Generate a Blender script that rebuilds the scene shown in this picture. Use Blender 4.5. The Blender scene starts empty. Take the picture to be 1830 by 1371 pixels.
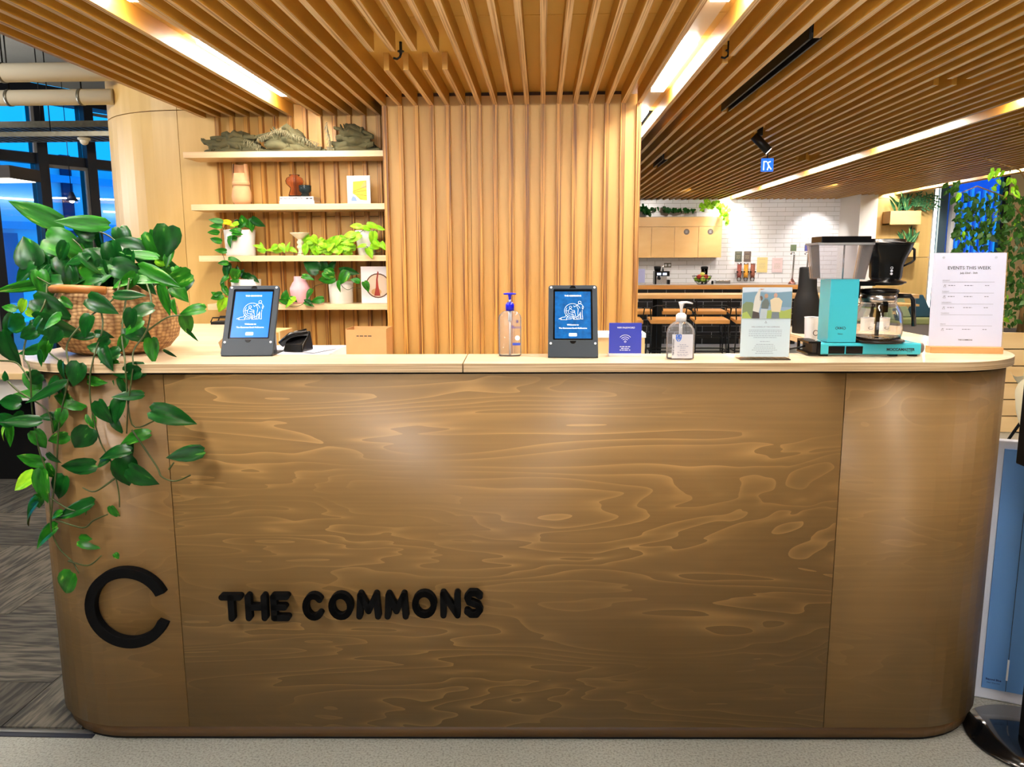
import bpy, bmesh, math, random
from mathutils import Vector, Matrix, Euler, noise
random.seed(7)
C = bpy.context.scene.collection
R = math.radians
# ---------------------------------------------------------------- camera
F, CX, CY, H = 1390.0, 915.0, 685.5, 1.42
YAW, PITCH, ROLL = R(2.2), R(9.07), R(0.2)
fw = Vector((-math.sin(YAW)*math.cos(PITCH), math.cos(YAW)*math.cos(PITCH), -math.sin(PITCH)))
rt0 = Vector((math.cos(YAW), math.sin(YAW), 0)); up0 = rt0.cross(fw)
RT = rt0*math.cos(ROLL) - up0*math.sin(ROLL); UP = up0*math.cos(ROLL) + rt0*math.sin(ROLL)
CAM = Vector((0, 0, H))
cd = bpy.data.cameras.new('camera'); co = bpy.data.objects.new('camera', cd); C.objects.link(co)
co.matrix_world = Matrix(((RT.x, UP.x, -fw.x, 0), (RT.y, UP.y, -fw.y, 0), (RT.z, UP.z, -fw.z, H), (0, 0, 0, 1)))
cd.sensor_fit = 'HORIZONTAL'; cd.sensor_width = 36; cd.lens = F/1830*36; cd.clip_start = 0.05; cd.clip_end = 200
bpy.context.scene.camera = co
# surveying helpers: where the sight line of a measured point meets a real plane
def ray(x, y): return fw + RT*((x-CX)/F) - UP*((y-CY)/F)
def az(x, y, z): d = ray(x, y); return CAM + d*((z-H)/d.z)
def ay(x, y, Y): d = ray(x, y); return CAM + d*(Y/d.y)
# ---------------------------------------------------------------- world and exposure
sc = bpy.context.scene
w = bpy.data.worlds.new('dusk'); sc.world = w; w.use_nodes = True
nt = w.node_tree; bg = nt.nodes['Background']
tc = nt.nodes.new('ShaderNodeTexCoord'); sx = nt.nodes.new('ShaderNodeSeparateXYZ'); rp = nt.nodes.new('ShaderNodeValToRGB')
nt.links.new(tc.outputs['Generated'], sx.inputs[0]); nt.links.new(sx.outputs['Z'], rp.inputs[0]); nt.links.new(rp.outputs[0], bg.inputs[0])
rp.color_ramp.elements[0].color = (0.01, 0.44, 1.0, 1); rp.color_ramp.elements[1].color = (0.0, 0.38, 0.9, 1)
bg.inputs[1].default_value = 1.6
vs = sc.view_settings; vs.view_transform = 'Standard'; vs.look = 'None'; vs.exposure = 0.0; vs.gamma = 1; vs.use_curve_mapping = False
sc.cycles.max_bounces = 10; sc.cycles.diffuse_bounces = 4; sc.cycles.glossy_bounces = 4; sc.cycles.transmission_bounces = 8; sc.cycles.transparent_max_bounces = 12
sc.cycles.caustics_reflective = False; sc.cycles.caustics_refractive = False
sc.cycles.use_denoising = True; sc.cycles.sample_clamp_indirect = 6
# ---------------------------------------------------------------- lobby lamp, plus unseen area lights added to brighten the room
def area(name, loc, target, size, power, col, sy=None):
    l = bpy.data.lights.new(name, 'AREA'); l.energy = power; l.color = col; l.size = size
    if sy: l.shape = 'RECTANGLE'; l.size_y = sy
    o = bpy.data.objects.new(name, l); C.objects.link(o); o.location = loc
    o.rotation_euler = (Vector(target)-Vector(loc)).to_track_quat('-Z', 'Y').to_euler(); return o
WARM = (1.0, 0.93, 0.83); NEUT = (0.96, 0.97, 1.0)
area('lobby_lamp', (-1.55, 1.0, 2.42), (-0.6, 2.1, 0.7), 0.16, 21, NEUT)
area('added_front_fill', (0, -3.6, 1.3), (0, 3, 2.9), 3.2, 62, NEUT, 1.8)  # unseen fill added behind the camera to brighten the whole room
area('added_ceiling_fill', (-0.6, 2.35, 2.43), (-0.7, 4.4, 1.0), 1.9, 60, WARM, .25)  # out-of-frame fill added to brighten the counter and interior
area('added_ceiling_fill', (1.2, 2.35, 2.43), (1.6, 4.4, 1.0), 1.4, 42, WARM, .25)  # second added fill, for the right half of the interior
area('added_right_fill', (5.6, 5.2, 3.0), (4.3, 8.5, 0.6), 1.2, 130, WARM)  # fill added out of frame to brighten the fig tree side
area('added_soffit_uplight', (-6.2, 6.2, 2.2), (-5.0, 7.2, 3.3), 0.9, 80, NEUT)  # added uplight without a fixture, brightens the concrete soffit
area('added_left_fill', (-4.6, 3.6, 3.1), (-3.2, 6.2, 1.9), 1.0, 90, WARM)  # unseen fill added for the pipes and left ply wall
def spot(name, loc, target, power, ang, col, rad=0.03, blend=0.5):
    l = bpy.data.lights.new(name, 'SPOT'); l.energy = power; l.color = col; l.spot_size = R(ang); l.spot_blend = blend; l.shadow_soft_size = rad
    o = bpy.data.objects.new(name, l); C.objects.link(o); o.location = loc
    o.rotation_euler = (Vector(target)-Vector(loc)).to_track_quat('-Z', 'Y').to_euler(); return o
# ---------------------------------------------------------------- materials
def lin(c): return tuple(((v/255)/12.92 if v/255 <= 0.04045 else ((v/255+0.055)/1.055)**2.4) for v in c)
MC = {}
def mat(name, rgb, rough=0.5, metal=0.0, bump=0.0, bscale=60, emit=0, var=0.0, trans=0.0, ior=1.45, coat=0, alpha=1.0, vscale=8):
    """Principled with a little procedural colour variation and relief"""
    if name in MC: return MC[name]
    m = bpy.data.materials.new(name); m.use_nodes = True; n = m.node_tree.nodes; L = m.node_tree.links; b = n['Principled BSDF']
    c = (*lin(rgb), 1)
    b.inputs['Base Color'].default_value = c; b.inputs['Roughness'].default_value = rough; b.inputs['Metallic'].default_value = metal
    b.inputs['Transmission Weight'].default_value = trans; b.inputs['IOR'].default_value = ior; b.inputs['Coat Weight'].default_value = coat
    b.inputs['Alpha'].default_value = alpha
    t = n.new('ShaderNodeTexCoord')
    if var:
        x = n.new('ShaderNodeTexNoise'); x.inputs['Scale'].default_value = vscale; x.inputs['Detail'].default_value = 4
        r = n.new('ShaderNodeValToRGB'); k = 1-var; j = 1+var
        r.color_ramp.elements[0].position = 0.3; r.color_ramp.elements[1].position = 0.7
        r.color_ramp.elements[0].color = (c[0]*k, c[1]*k, c[2]*k, 1); r.color_ramp.elements[1].color = (min(1, c[0]*j), min(1, c[1]*j), min(1, c[2]*j), 1)
        L.new(t.outputs['Object'], x.inputs['Vector']); L.new(x.outputs['Fac'], r.inputs[0]); L.new(r.outputs[0], b.inputs['Base Color'])
    if bump:
        x = n.new('ShaderNodeTexNoise'); x.inputs['Scale'].default_value = bscale; x.inputs['Detail'].default_value = 3
        bp = n.new('ShaderNodeBump'); bp.inputs['Strength'].default_value = bump; bp.inputs['Distance'].default_value = 0.01
        L.new(t.outputs['Object'], x.inputs['Vector']); L.new(x.outputs['Fac'], bp.inputs['Height']); L.new(bp.outputs[0], b.inputs['Normal'])
    if emit:
        b.inputs['Emission Color'].default_value = c; b.inputs['Emission Strength'].default_value = emit
    MC[name] = m; return m
def wood(name, c1, c2, scale, rough=0.45, pos=(0.35, 0.68), detail=5, rnd=True, dist=0.4, blotch=0.0, coat=0.0):
    """grain: noise stretched along the board (scale per object axis)"""
    m = bpy.data.materials.new(name); m.use_nodes = True; n = m.node_tree.nodes; L = m.node_tree.links; b = n['Principled BSDF']
    t = n.new('ShaderNodeTexCoord'); mp = n.new('ShaderNodeMapping'); mp.inputs['Scale'].default_value = scale
    x = n.new('ShaderNodeTexNoise'); x.noise_dimensions = '4D'; x.inputs['Scale'].default_value = 1; x.inputs['Detail'].default_value = detail; x.inputs['Distortion'].default_value = dist
    r = n.new('ShaderNodeValToRGB'); r.color_ramp.elements[0].position, r.color_ramp.elements[1].position = pos
    r.color_ramp.elements[0].color = (*lin(c1), 1); r.color_ramp.elements[1].color = (*lin(c2), 1)
    L.new(t.outputs['Object'], mp.inputs[0]); L.new(mp.outputs[0], x.inputs['Vector']); L.new(x.outputs['Fac'], r.inputs[0])
    if rnd:
        oi = n.new('ShaderNodeObjectInfo'); mu = n.new('ShaderNodeMath'); mu.operation = 'MULTIPLY'; mu.inputs[1].default_value = 40
        L.new(oi.outputs['Random'], mu.inputs[0]); L.new(mu.outputs[0], x.inputs['W'])
    L.new(r.outputs[0], b.inputs['Base Color']); b.inputs['Roughness'].default_value = rough; b.inputs['Coat Weight'].default_value = coat
    bp = n.new('ShaderNodeBump'); bp.inputs['Strength'].default_value = 0.08; bp.inputs['Distance'].default_value = 0.005
    L.new(x.outputs['Fac'], bp.inputs['Height']); L.new(bp.outputs[0], b.inputs['Normal'])
    return m
PLY = wood('birch_ply_face', (208, 170, 100), (222, 186, 118), (9, 9, 1.0))
PLYH = wood('birch_ply_pale', (222, 186, 130), (233, 202, 150), (1.5, 6, 9))
SLATS = wood('slat_side_veneer', (182, 130, 44), (208, 158, 62), (9, 0.9, 9))
SLATE = wood('slat_ply_edge', (164, 118, 66), (234, 200, 152), (120, 1.1, 20), pos=(0.38, 0.54), dist=0.15)
VSLAT = wood('wall_slat_edge', (104, 58, 12), (208, 152, 68), (130, 20, 1.1), pos=(0.40, 0.58), dist=0.15)
VSIDE = wood('wall_slat_side', (170, 116, 48), (198, 146, 72), (9, 9, 0.9))
PANEL = wood('column_ply_panel', (196, 152, 80), (214, 172, 98), (7, 7, 0.8))
SHELFM = wood('shelf_ply', (228, 196, 150), (240, 214, 172), (1.2, 14, 50), rough=0.4)
TOPM = wood('counter_top_ply', (222, 200, 168), (236, 218, 190), (2.0, 11, 11), rough=0.22, rnd=False, coat=0.3)
EDGEM = wood('counter_ply_edge', (168, 136, 96), (214, 188, 150), (2.2, 2.2, 260), pos=(0.38, 0.6), dist=0.1, rnd=False)
DARKW = mat('dark_timber', (70, 44, 24), 0.6, var=0.15)
# stained ply of the desk: rotary-cut contour figure
def deskwood(name, amp):
    m = bpy.data.materials.new(name); m.use_nodes = True; n = m.node_tree.nodes; L = m.node_tree.links; b = n['Principled BSDF']
    def N(t, **k):
        x = n.new(t)
        for a, v in k.items(): setattr(x, a, v)
        return x
    def M(op, a, b_=None, c=None):
        x = N('ShaderNodeMath', operation=op)
        for i, v in enumerate((a, b_, c)):
            if v is None: continue
            if hasattr(v, 'is_linked'): L.new(v, x.inputs[i])
            else: x.inputs[i].default_value = v
        return x.outputs[0]
    t = N('ShaderNodeTexCoord'); oi = N('ShaderNodeObjectInfo'); w_ = M('MULTIPLY', oi.outputs['Random'], 9.0)
    def noise_(sc_, scale, det, dist, rough=.5):
        mp = N('ShaderNodeMapping'); mp.inputs['Scale'].default_value = sc_; x = N('ShaderNodeTexNoise', noise_dimensions='4D'); x.inputs['Scale'].default_value = scale; x.inputs['Detail'].default_value = det
        x.inputs['Distortion'].default_value = dist; x.inputs['Roughness'].default_value = rough; L.new(t.outputs['Object'], mp.inputs[0]); L.new(mp.outputs[0], x.inputs['Vector']); L.new(w_, x.inputs['W']); return x.outputs['Fac']
    f = noise_((.62, .62, 3.4), 1.15, 3.2, 1.1, .46)
    fr = M('FRACT', M('MULTIPLY', f, 21.0))
    line = M('SMOOTHSTEP', fr, .62, .96) if False else M('POWER', fr, 7.0)
    msk = N('ShaderNodeValToRGB'); msk.color_ramp.elements[0].position = .36; msk.color_ramp.elements[1].position = .6; L.new(noise_((.8, .8, 2.2), 1.6, 2, .3), msk.inputs[0])
    fine = noise_((2.0, 2.0, 95), 1.0, 4, .1); blot = noise_((1, 1, 1.4), 2.3, 4, .5)
    v = M('MULTIPLY_ADD', fine, .36, .60); v = M('MULTIPLY_ADD', blot, .42, M('SUBTRACT', v, .02)) 
    v = M('MULTIPLY_ADD', M('MULTIPLY', M('POWER', fr, 1.6), msk.outputs[0]), .22*amp, v)
    v = M('MULTIPLY_ADD', M('MULTIPLY', line, msk.outputs[0]), .75*amp, v)
    mx = N('ShaderNodeVectorMath', operation='SCALE'); mx.inputs[0].default_value = lin((120, 93, 55)); L.new(v, mx.inputs['Scale'])
    L.new(mx.outputs[0], b.inputs['Base Color']); b.inputs['Roughness'].default_value = .42; b.inputs['Coat Weight'].default_value = .05; b.inputs['Coat Roughness'].default_value = .4; b.inputs['Specular IOR Level'].default_value = .35
    return m
DESKE = deskwood('stained_end_ply', .25)
DESKW = deskwood('stained_desk_ply', 1.0)
BLACK = mat('black_plastic', (10, 10, 12), 0.22); BLACK.node_tree.nodes['Principled BSDF'].inputs['Specular IOR Level'].default_value = .3
MATBLK = mat('matt_black', (9, 9, 10), 0.6)
BLKMET = mat('black_powder_coat', (12, 12, 13), 0.4, metal=0.3)
WHITE = mat('white_plastic', (236, 238, 242), 0.35)
WPAINT = mat('white_paint', (238, 234, 228), 0.6)
CHROME = mat('brushed_steel', (190, 188, 190), 0.25, metal=1.0)
CONCR = mat('raw_concrete', (150, 146, 134), 0.85, var=0.12, vscale=1.5, bump=0.15, bscale=40)
PIPE = mat('painted_pipe', (214, 208, 190), 0.4)
GALV = mat('galvanised_steel', (112, 108, 94), 0.4, metal=0.7, var=0.15, vscale=30)
SLATE_PL = mat('dark_slate_metal', (40, 50, 60), 0.5); SLATE_PL.node_tree.nodes['Principled BSDF'].inputs['Specular IOR Level'].default_value = .3
SCREW = mat('screw_head', (225, 228, 232), 0.3)
TEAL = mat('turquoise_enamel', (64, 190, 214), 0.25, coat=0.4)
INK = mat('dark_ink', (30, 34, 44), 0.6)
GREYINK = mat('grey_ink', (120, 124, 146), 0.6)
BLUEINK = mat('blue_ink', (38, 60, 190), 0.5)
WINK = mat('white_ink', (235, 240, 250), 0.5)
GLASS = mat('clear_glass', (255, 255, 255), 0.02, trans=1.0, ior=1.45)
def pane_mat(nm='window_glass', tint=(0.86, 0.93, 1, 1), rough=0.0, ior=1.5, haze=0):
    m = bpy.data.materials.new(nm); m.use_nodes = True; n = m.node_tree.nodes; L = m.node_tree.links
    g = n.new('ShaderNodeBsdfGlossy'); g.inputs['Roughness'].default_value = rough; t = n.new('ShaderNodeBsdfTransparent'); t.inputs[0].default_value = tint
    f = n.new('ShaderNodeFresnel'); f.inputs[0].default_value = ior; x = n.new('ShaderNodeMixShader')
    L.new(f.outputs[0], x.inputs[0]); L.new(t.outputs[0], x.inputs[1]); L.new(g.outputs[0], x.inputs[2]); o_ = x.outputs[0]
    if haze:
        dd = n.new('ShaderNodeBsdfDiffuse'); dd.inputs[0].default_value = (.95, .95, 1, 1); y = n.new('ShaderNodeMixShader'); y.inputs[0].default_value = haze; L.new(o_, y.inputs[1]); L.new(dd.outputs[0], y.inputs[2]); o_ = y.outputs[0]
    L.new(o_, n['Material Output'].inputs[0]); return m
PANE = pane_mat(); THING = pane_mat('thin_clear_acrylic', (.96, .97, .98, 1)); GELB = pane_mat('clear_bottle_plastic', (.95, .95, .97, 1), .06, 1.3, .10); SMOKE = pane_mat('smoky_clear_plastic', (.96, .95, .96, 1), .05, 1.08, .06)
def leafmat(name, c1, c2, vein, rough=0.28, pos=0.62):
    m = bpy.data.materials.new(name); m.use_nodes = True; n = m.node_tree.nodes; L = m.node_tree.links; b = n['Principled BSDF']
    t = n.new('ShaderNodeTexCoord'); x = n.new('ShaderNodeTexNoise'); x.noise_dimensions = '4D'; mp = n.new('ShaderNodeMapping'); mp.inputs['Scale'].default_value = (3.2, 1.4, 1)
    x.inputs['Scale'].default_value = 1.3; x.inputs['Detail'].default_value = 3; oi = n.new('ShaderNodeObjectInfo'); mu = n.new('ShaderNodeMath'); mu.operation = 'MULTIPLY'; mu.inputs[1].default_value = 30
    L.new(oi.outputs['Random'], mu.inputs[0]); L.new(mu.outputs[0], x.inputs['W']); L.new(t.outputs['Object'], mp.inputs[0]); L.new(mp.outputs[0], x.inputs['Vector'])
    r = n.new('ShaderNodeValToRGB'); e = r.color_ramp.elements; e[0].position = 0.3; e[0].color = (*lin(c1), 1); e[1].position = pos; e[1].color = (*lin(c2), 1)
    k = e.new(min(0.97, pos+0.06)); k.color = (*lin(vein), 1)
    L.new(x.outputs['Fac'], r.inputs[0]); L.new(r.outputs[0], b.inputs['Base Color']); b.inputs['Roughness'].default_value = rough
    b.inputs['Specular IOR Level'].default_value = .22
    return m
LEAFD = leafmat('pothos_leaf_dark', (8, 46, 16), (20, 84, 26), (70, 130, 44), 0.3, 0.66)
LEAFM = leafmat('pothos_leaf_mid', (16, 74, 16), (42, 122, 26), (130, 176, 70), 0.33, 0.62)
LEAFL = leafmat('pothos_leaf_lime', (96, 178, 26), (170, 222, 48), (200, 235, 90), 0.35, 0.7)
LEAFF = leafmat('fig_leaf', (18, 58, 22), (62, 108, 34), (120, 160, 50), 0.35, 0.66)
STEM = mat('vine_stem', (58, 70, 30), 0.5, var=0.3, vscale=20)
STEMB = mat('woody_stem', (150, 118, 72), 0.7, var=0.3, vscale=12)
# ---------------------------------------------------------------- mesh helpers
class MB:
    def __init__(s): s.v = []; s.f = []; s.mi = []; s.m = 0; s.sm = []
    def add(s, vs_, fs, smooth=False):
        o = len(s.v); s.v += [tuple(v) for v in vs_]
        for f in fs: s.f.append(tuple(i+o for i in f)); s.mi.append(s.m); s.sm.append(smooth)
        return s
    def box(s, x0, x1, y0, y1, z0, z1):
        return s.add([(x0,y0,z0),(x1,y0,z0),(x1,y1,z0),(x0,y1,z0),(x0,y0,z1),(x1,y0,z1),(x1,y1,z1),(x0,y1,z1)],
                     [(0,3,2,1),(4,5,6,7),(0,1,5,4),(1,2,6,5),(2,3,7,6),(3,0,4,7)])
    def hexa(s, p): return s.add(p, [(0,3,2,1),(4,5,6,7),(0,1,5,4),(1,2,6,5),(2,3,7,6),(3,0,4,7)])
    def prism(s, pts, a, b, axis='z', smooth=False):
        n = len(pts)
        def P(p, t): return (p[0], p[1], t) if axis == 'z' else ((p[0], t, p[1]) if axis == 'y' else (t, p[0], p[1]))
        vs_ = [P(p, a) for p in pts] + [P(p, b) for p in pts]
        s.add(vs_, [tuple(range(n))[::-1], tuple(range(n, 2*n))])
        o = len(s.v)-2*n
        for i in range(n): s.f.append((o+i, o+(i+1) % n, o+n+(i+1) % n, o+n+i)); s.mi.append(s.m); s.sm.append(smooth)
        return s
    def lathe(s, prof, c=(0, 0), n=24, sq=None):
        """prof: (r, z) list; sq: optional squash (sx, sy)"""
        a = sq or (1, 1); o = []
        for r, z in prof:
            for i in range(n):
                t = 2*math.pi*i/n; o.append((c[0]+r*a[0]*math.cos(t), c[1]+r*a[1]*math.sin(t), z))
        fs = [(j*n+i, j*n+(i+1) % n, (j+1)*n+(i+1) % n, (j+1)*n+i) for j in range(len(prof)-1) for i in range(n)]
        fs.append(tuple(range(n))[::-1]); k = (len(prof)-1)*n; fs.append(tuple(range(k, k+n)))
        return s.add(o, fs, True)
    def tube(s, pts, r, n=6, r2=None, cap=True):
        pts = [Vector(p) for p in pts]; o = []; N = len(pts); prev = None
        for i, p in enumerate(pts):
            d = (pts[min(i+1, N-1)]-pts[max(i-1, 0)]).normalized()
            a = prev if prev is not None else (Vector((0, 0, 1)) if abs(d.z) < 0.9 else Vector((1, 0, 0)))
            a = (a-d*a.dot(d)).normalized(); b = d.cross(a); prev = a
            q = r+((r2 if r2 is not None else r)-r)*i/max(1, N-1)
            for k in range(n): t = 2*math.pi*k/n; o.append(p+a*math.cos(t)*q+b*math.sin(t)*q)
        fs = [(j*n+i, j*n+(i+1) % n, (j+1)*n+(i+1) % n, (j+1)*n+i) for j in range(N-1) for i in range(n)]
        if cap: fs += [tuple(range(n))[::-1], tuple(range((N-1)*n, N*n))]
        return s.add(o, fs, True)
    def ball(s, c, r, n=10, m=7, sc_=(1, 1, 1)):
        prof = []
        o = []
        for j in range(m+1):
            ph = math.pi*j/m
            for i in range(n):
                t = 2*math.pi*i/n; rr = math.sin(ph) if 0 < j < m else 0.001
                o.append((c[0]+r*sc_[0]*rr*math.cos(t), c[1]+r*sc_[1]*rr*math.sin(t), c[2]-r*sc_[2]*math.cos(ph)))
        return s.add(o, [(j*n+i, j*n+(i+1) % n, (j+1)*n+(i+1) % n, (j+1)*n+i) for j in range(m) for i in range(n)], True)
    def mesh(s, name, mats):
        me = bpy.data.meshes.new(name); me.from_pydata(s.v, [], s.f)
        for m_ in (mats if isinstance(mats, (list, tuple)) else [mats]): me.materials.append(m_)
        me.polygons.foreach_set('material_index', s.mi); me.polygons.foreach_set('use_smooth', s.sm); me.update(); return me
    def build(s, name, mats, parent=None, loc=None, bevel=0, rot=None):
        o = bpy.data.objects.new(name, s.mesh(name, mats)); C.objects.link(o); o.parent = parent
        if loc is not None: o.location = loc
        if rot is not None: o.rotation_euler = rot
        if bevel:
            b = o.modifiers.new('bevel', 'BEVEL'); b.width = bevel; b.segments = 2; b.limit_method = 'ANGLE'; b.angle_limit = R(50)
        return o
def inst(name, me, parent, loc=(0, 0, 0), rot=None, scale=None, mw=None):
    o = bpy.data.objects.new(name, me); C.objects.link(o); o.parent = parent
    if mw is not None: o.matrix_local = mw
    else:
        o.location = loc
        if rot is not None: o.rotation_euler = rot
        if scale is not None: o.scale = scale
    return o
def thing(name, label, cat, loc=(0, 0, 0), rotz=0, group=None):
    o = bpy.data.objects.new(name, None); C.objects.link(o); o.location = loc; o.rotation_euler = (0, 0, rotz); o.empty_display_size = 0.05
    o['label'] = label; o['category'] = cat
    if group: o['group'] = group
    return o
def tag(o, label, cat, group=None):
    o['label'] = label; o['category'] = cat
    if group: o['group'] = group
    return o
def struct(o, label=None):
    o['kind'] = 'structure'
    if label: o['label'] = label; 
    return o
def stuff(o): o['kind'] = 'stuff'; return o
def text(body, size, loc, m, parent, ext=0.0006, align='CENTER', name='lettering', rot=(R(90), 0, 0), bold=0.0, space=1.0):
    cu = bpy.data.curves.new(name, 'FONT'); cu.body = body; cu.size = size; cu.extrude = ext; cu.align_x = align; cu.align_y = 'CENTER'; cu.offset = bold*size; cu.space_character = space
    cu.resolution_u = 3; cu.materials.append(m); tmp = bpy.data.objects.new('tmp', cu)
    me = bpy.data.meshes.new_from_object(tmp); bpy.data.objects.remove(tmp); bpy.data.curves.remove(cu); me.name = name; o = bpy.data.objects.new(name, me); C.objects.link(o); o.parent = parent; o.location = loc; o.rotation_euler = rot; return o
def strokes(mb, lines, wd, y, t=0.0004, s=1.0, ox=0, oz=0):
    """flat print: polylines in the xz plane at depth y"""
    for ln in lines:
        for (a, b), (c, d) in zip(ln, ln[1:]):
            a_, b_, c_, d_ = ox+a*s, oz+b*s, ox+c*s, oz+d*s; L = math.hypot(c_-a_, d_-b_) or 1e-6; nx, nz = -(d_-b_)/L*wd/2, (c_-a_)/L*wd/2; ex, ez = (c_-a_)/L*wd*.3, (d_-b_)/L*wd*.3
            mb.prism([(a_+nx-ex, b_+nz-ez), (a_-nx-ex, b_-nz-ez), (c_-nx+ex, d_-nz+ez), (c_+nx+ex, d_+nz+ez)], y-t, y, 'y')
def arc(cx, cz, r, a0, a1, n=14, rz=None): return [(cx+r*math.cos(R(a0+(a1-a0)*i/n)), cz+(rz or r)*math.sin(R(a0+(a1-a0)*i/n))) for i in range(n+1)]
def greek(mb, rows, y, hgt, cx, rnd=None):
    """too-small-to-read lines of print: (z, width) rows centred on cx, broken into words"""
    rnd = rnd or random.Random(3)
    for z, wd in rows:
        x = cx-wd/2
        while x < cx+wd/2:
            l = min(rnd.uniform(2.0, 6.0)*hgt, cx+wd/2-x); mb.box(x, x+l*0.86, y-0.0003, y, z-hgt/2, z+hgt/2); x += l+hgt*0.5
# ---------------------------------------------------------------- leaves
def leaf_mesh(kind, mt):
    mb = MB()
    if kind == 'heart': rows = [(0.0, .30, -.07), (.10, .78, -.10), (.24, .98, -.03), (.42, .96, 0), (.60, .78, 0), (.78, .48, 0), (.91, .2, 0), (1.0, .01, 0)]; curl, fold = .22, .22
    elif kind == 'flat': rows = [(0.0, .28, -.05), (.12, .80, -.06), (.3, 1.0, 0), (.5, .92, 0), (.7, .66, 0), (.87, .3, 0), (1.0, .01, 0)]; curl, fold = -.1, .1
    else: rows = [(0.0, .05, 0), (.18, .6, 0), (.4, 1.0, 0), (.62, .85, 0), (.82, .42, 0), (1.0, .01, 0)]; curl, fold = .2, .3
    vs_ = []
    for t, wd, bk in rows:
        z0 = -curl*t*t
        for k in (-1, -.5, 0, .5, 1):
            vs_.append((k*wd*.5, t+bk*abs(k), z0+abs(k)*wd*.5*fold-(.06*wd if abs(k) == .5 and kind != 'fig' else 0)*-1))
    fs = [(j*5+i, j*5+i+1, (j+1)*5+i+1, (j+1)*5+i) for j in range(len(rows)-1) for i in range(4)]
    mb.add(vs_, fs, True); return mb.mesh('leaf', mt)
LM = {(k, n): leaf_mesh(k, m) for k in ('heart', 'flat') for n, m in (('d', LEAFD), ('m', LEAFM), ('l', LEAFL))}
LM[('fig', 'f')] = leaf_mesh('fig', LEAFF)
YELL = leafmat('pothos_leaf_yellow', (220, 170, 20), (240, 200, 40), (240, 210, 80)); LM[('flat', 'y')] = leaf_mesh('flat', YELL); LM[('heart', 'y')] = leaf_mesh('heart', YELL)
def leaf(parent, org, base, tipdir, nrm, ln, wd, key, name='leaf'):
    d = Vector(tipdir).normalized(); n_ = Vector(nrm); n_ = (n_-d*n_.dot(d))
    if n_.length < 1e-3: n_ = d.orthogonal()
    n_.normalize(); x = d.cross(n_)
    b = Vector(base)-Vector(org)
    m = Matrix(((x.x*wd, d.x*ln, n_.x*ln, b.x), (x.y*wd, d.y*ln, n_.y*ln, b.y), (x.z*wd, d.z*ln, n_.z*ln, b.z), (0, 0, 0, 1)))
    return inst(name, LM[key], parent, mw=m)
def img_leaf(parent, org, cx, cy, ln_px, ang, Y, key, wr=0.72, tilt=None, rnd=random):
    """leaf centred on a measured point: tip direction given in the picture plane, real size from its distance"""
    c = ay(cx, cy, Y); s = Y/F*1.02; a = R(ang)
    dep = rnd.uniform(-.35, .25)
    d = (Vector((1, 0, 0))*math.cos(a) - Vector((0, 0, 1))*math.sin(a) + Vector((0, 1, 0))*dep).normalized()
    ln = ln_px*s*1.15; tl = R(tilt if tilt is not None else rnd.uniform(-35, 35))
    n_ = Vector((0, -1, 0.35)); n_ = (n_-d*n_.dot(d)).normalized(); n_ = Matrix.Rotation(tl, 3, d) @ n_
    leaf(parent, org, c-d*ln*.48, d, n_, ln, ln*wr, key); return c-d*ln*.48
# ================================================================ SETTING
# floor: polished concrete + herringbone carpet planks to the left
def floormat():
    m = bpy.data.materials.new('polished_concrete'); m.use_nodes = True; n = m.node_tree.nodes; L = m.node_tree.links; b = n['Principled BSDF']
    t = n.new('ShaderNodeTexCoord'); x = n.new('ShaderNodeTexNoise'); x.inputs['Scale'].default_value = 150; x.inputs['Detail'].default_value = 7; x.inputs['Roughness'].default_value = .7
    r = n.new('ShaderNodeValToRGB'); e = r.color_ramp.elements; e[0].position = .36; e[0].color = (*lin((98, 99, 93)), 1); e[1].position = .54; e[1].color = (*lin((146, 148, 142)), 1)
    y = n.new('ShaderNodeTexNoise'); y.inputs['Scale'].default_value = 1.4; y.inputs['Detail'].default_value = 3; a = n.new('ShaderNodeMath'); a.operation = 'MULTIPLY_ADD'; a.inputs[1].default_value = .6; a.inputs[2].default_value = .7
    mx = n.new('ShaderNodeVectorMath'); mx.operation = 'SCALE'
    L.new(t.outputs['Object'], x.inputs[0]); L.new(t.outputs['Object'], y.inputs[0]); L.new(x.outputs['Fac'], r.inputs[0]); L.new(y.outputs['Fac'], a.inputs[0]); L.new(r.outputs[0], mx.inputs[0]); L.new(a.outputs[0], mx.inputs['Scale'])
    L.new(mx.outputs[0], b.inputs['Base Color']); b.inputs['Roughness'].default_value = .3; return m
fl = struct(MB().box(-14, 10, -5, 18, -.12, 0).build('floor', floormat()))
CARP = [wood('carpet_plank_'+k, c1, c2, (7, 60, 1), rough=.95, pos=(.4, .6), detail=3) for k, c1, c2 in (('dark', (30, 30, 28), (66, 64, 57)), ('grey', (38, 38, 35), (84, 81, 72)), ('mid', (34, 34, 32), (74, 72, 64)))]
cp = struct(MB().box(-7.2, -1.40, 2.13, 11, 0.0, .004).build('carpet', mat('carpet_backing', (40, 40, 38), .95)))
rnd = random.Random(5); gx, gy, WC = -4.9, 2.13, .25; NX, NY = 14, 22
def plank(c0, r0, c1, r1, vert):
    c0, r0, c1, r1 = max(c0, 0), max(r0, 0), min(c1, NX), min(r1, NY)
    if c1 <= c0 or r1 <= r0: return
    a, b = (c1-c0)*WC-.003, (r1-r0)*WC-.003
    if vert: MB().box(0, b, 0, a, 0, .008).build('carpet_plank', CARP[rnd.randrange(3)], cp, (gx+c0*WC+a, gy+r0*WC, .003), rot=(0, 0, R(90)))
    else: MB().box(0, a, 0, b, 0, .008).build('carpet_plank', CARP[rnd.randrange(3)], cp, (gx+c0*WC, gy+r0*WC, .003))
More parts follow.
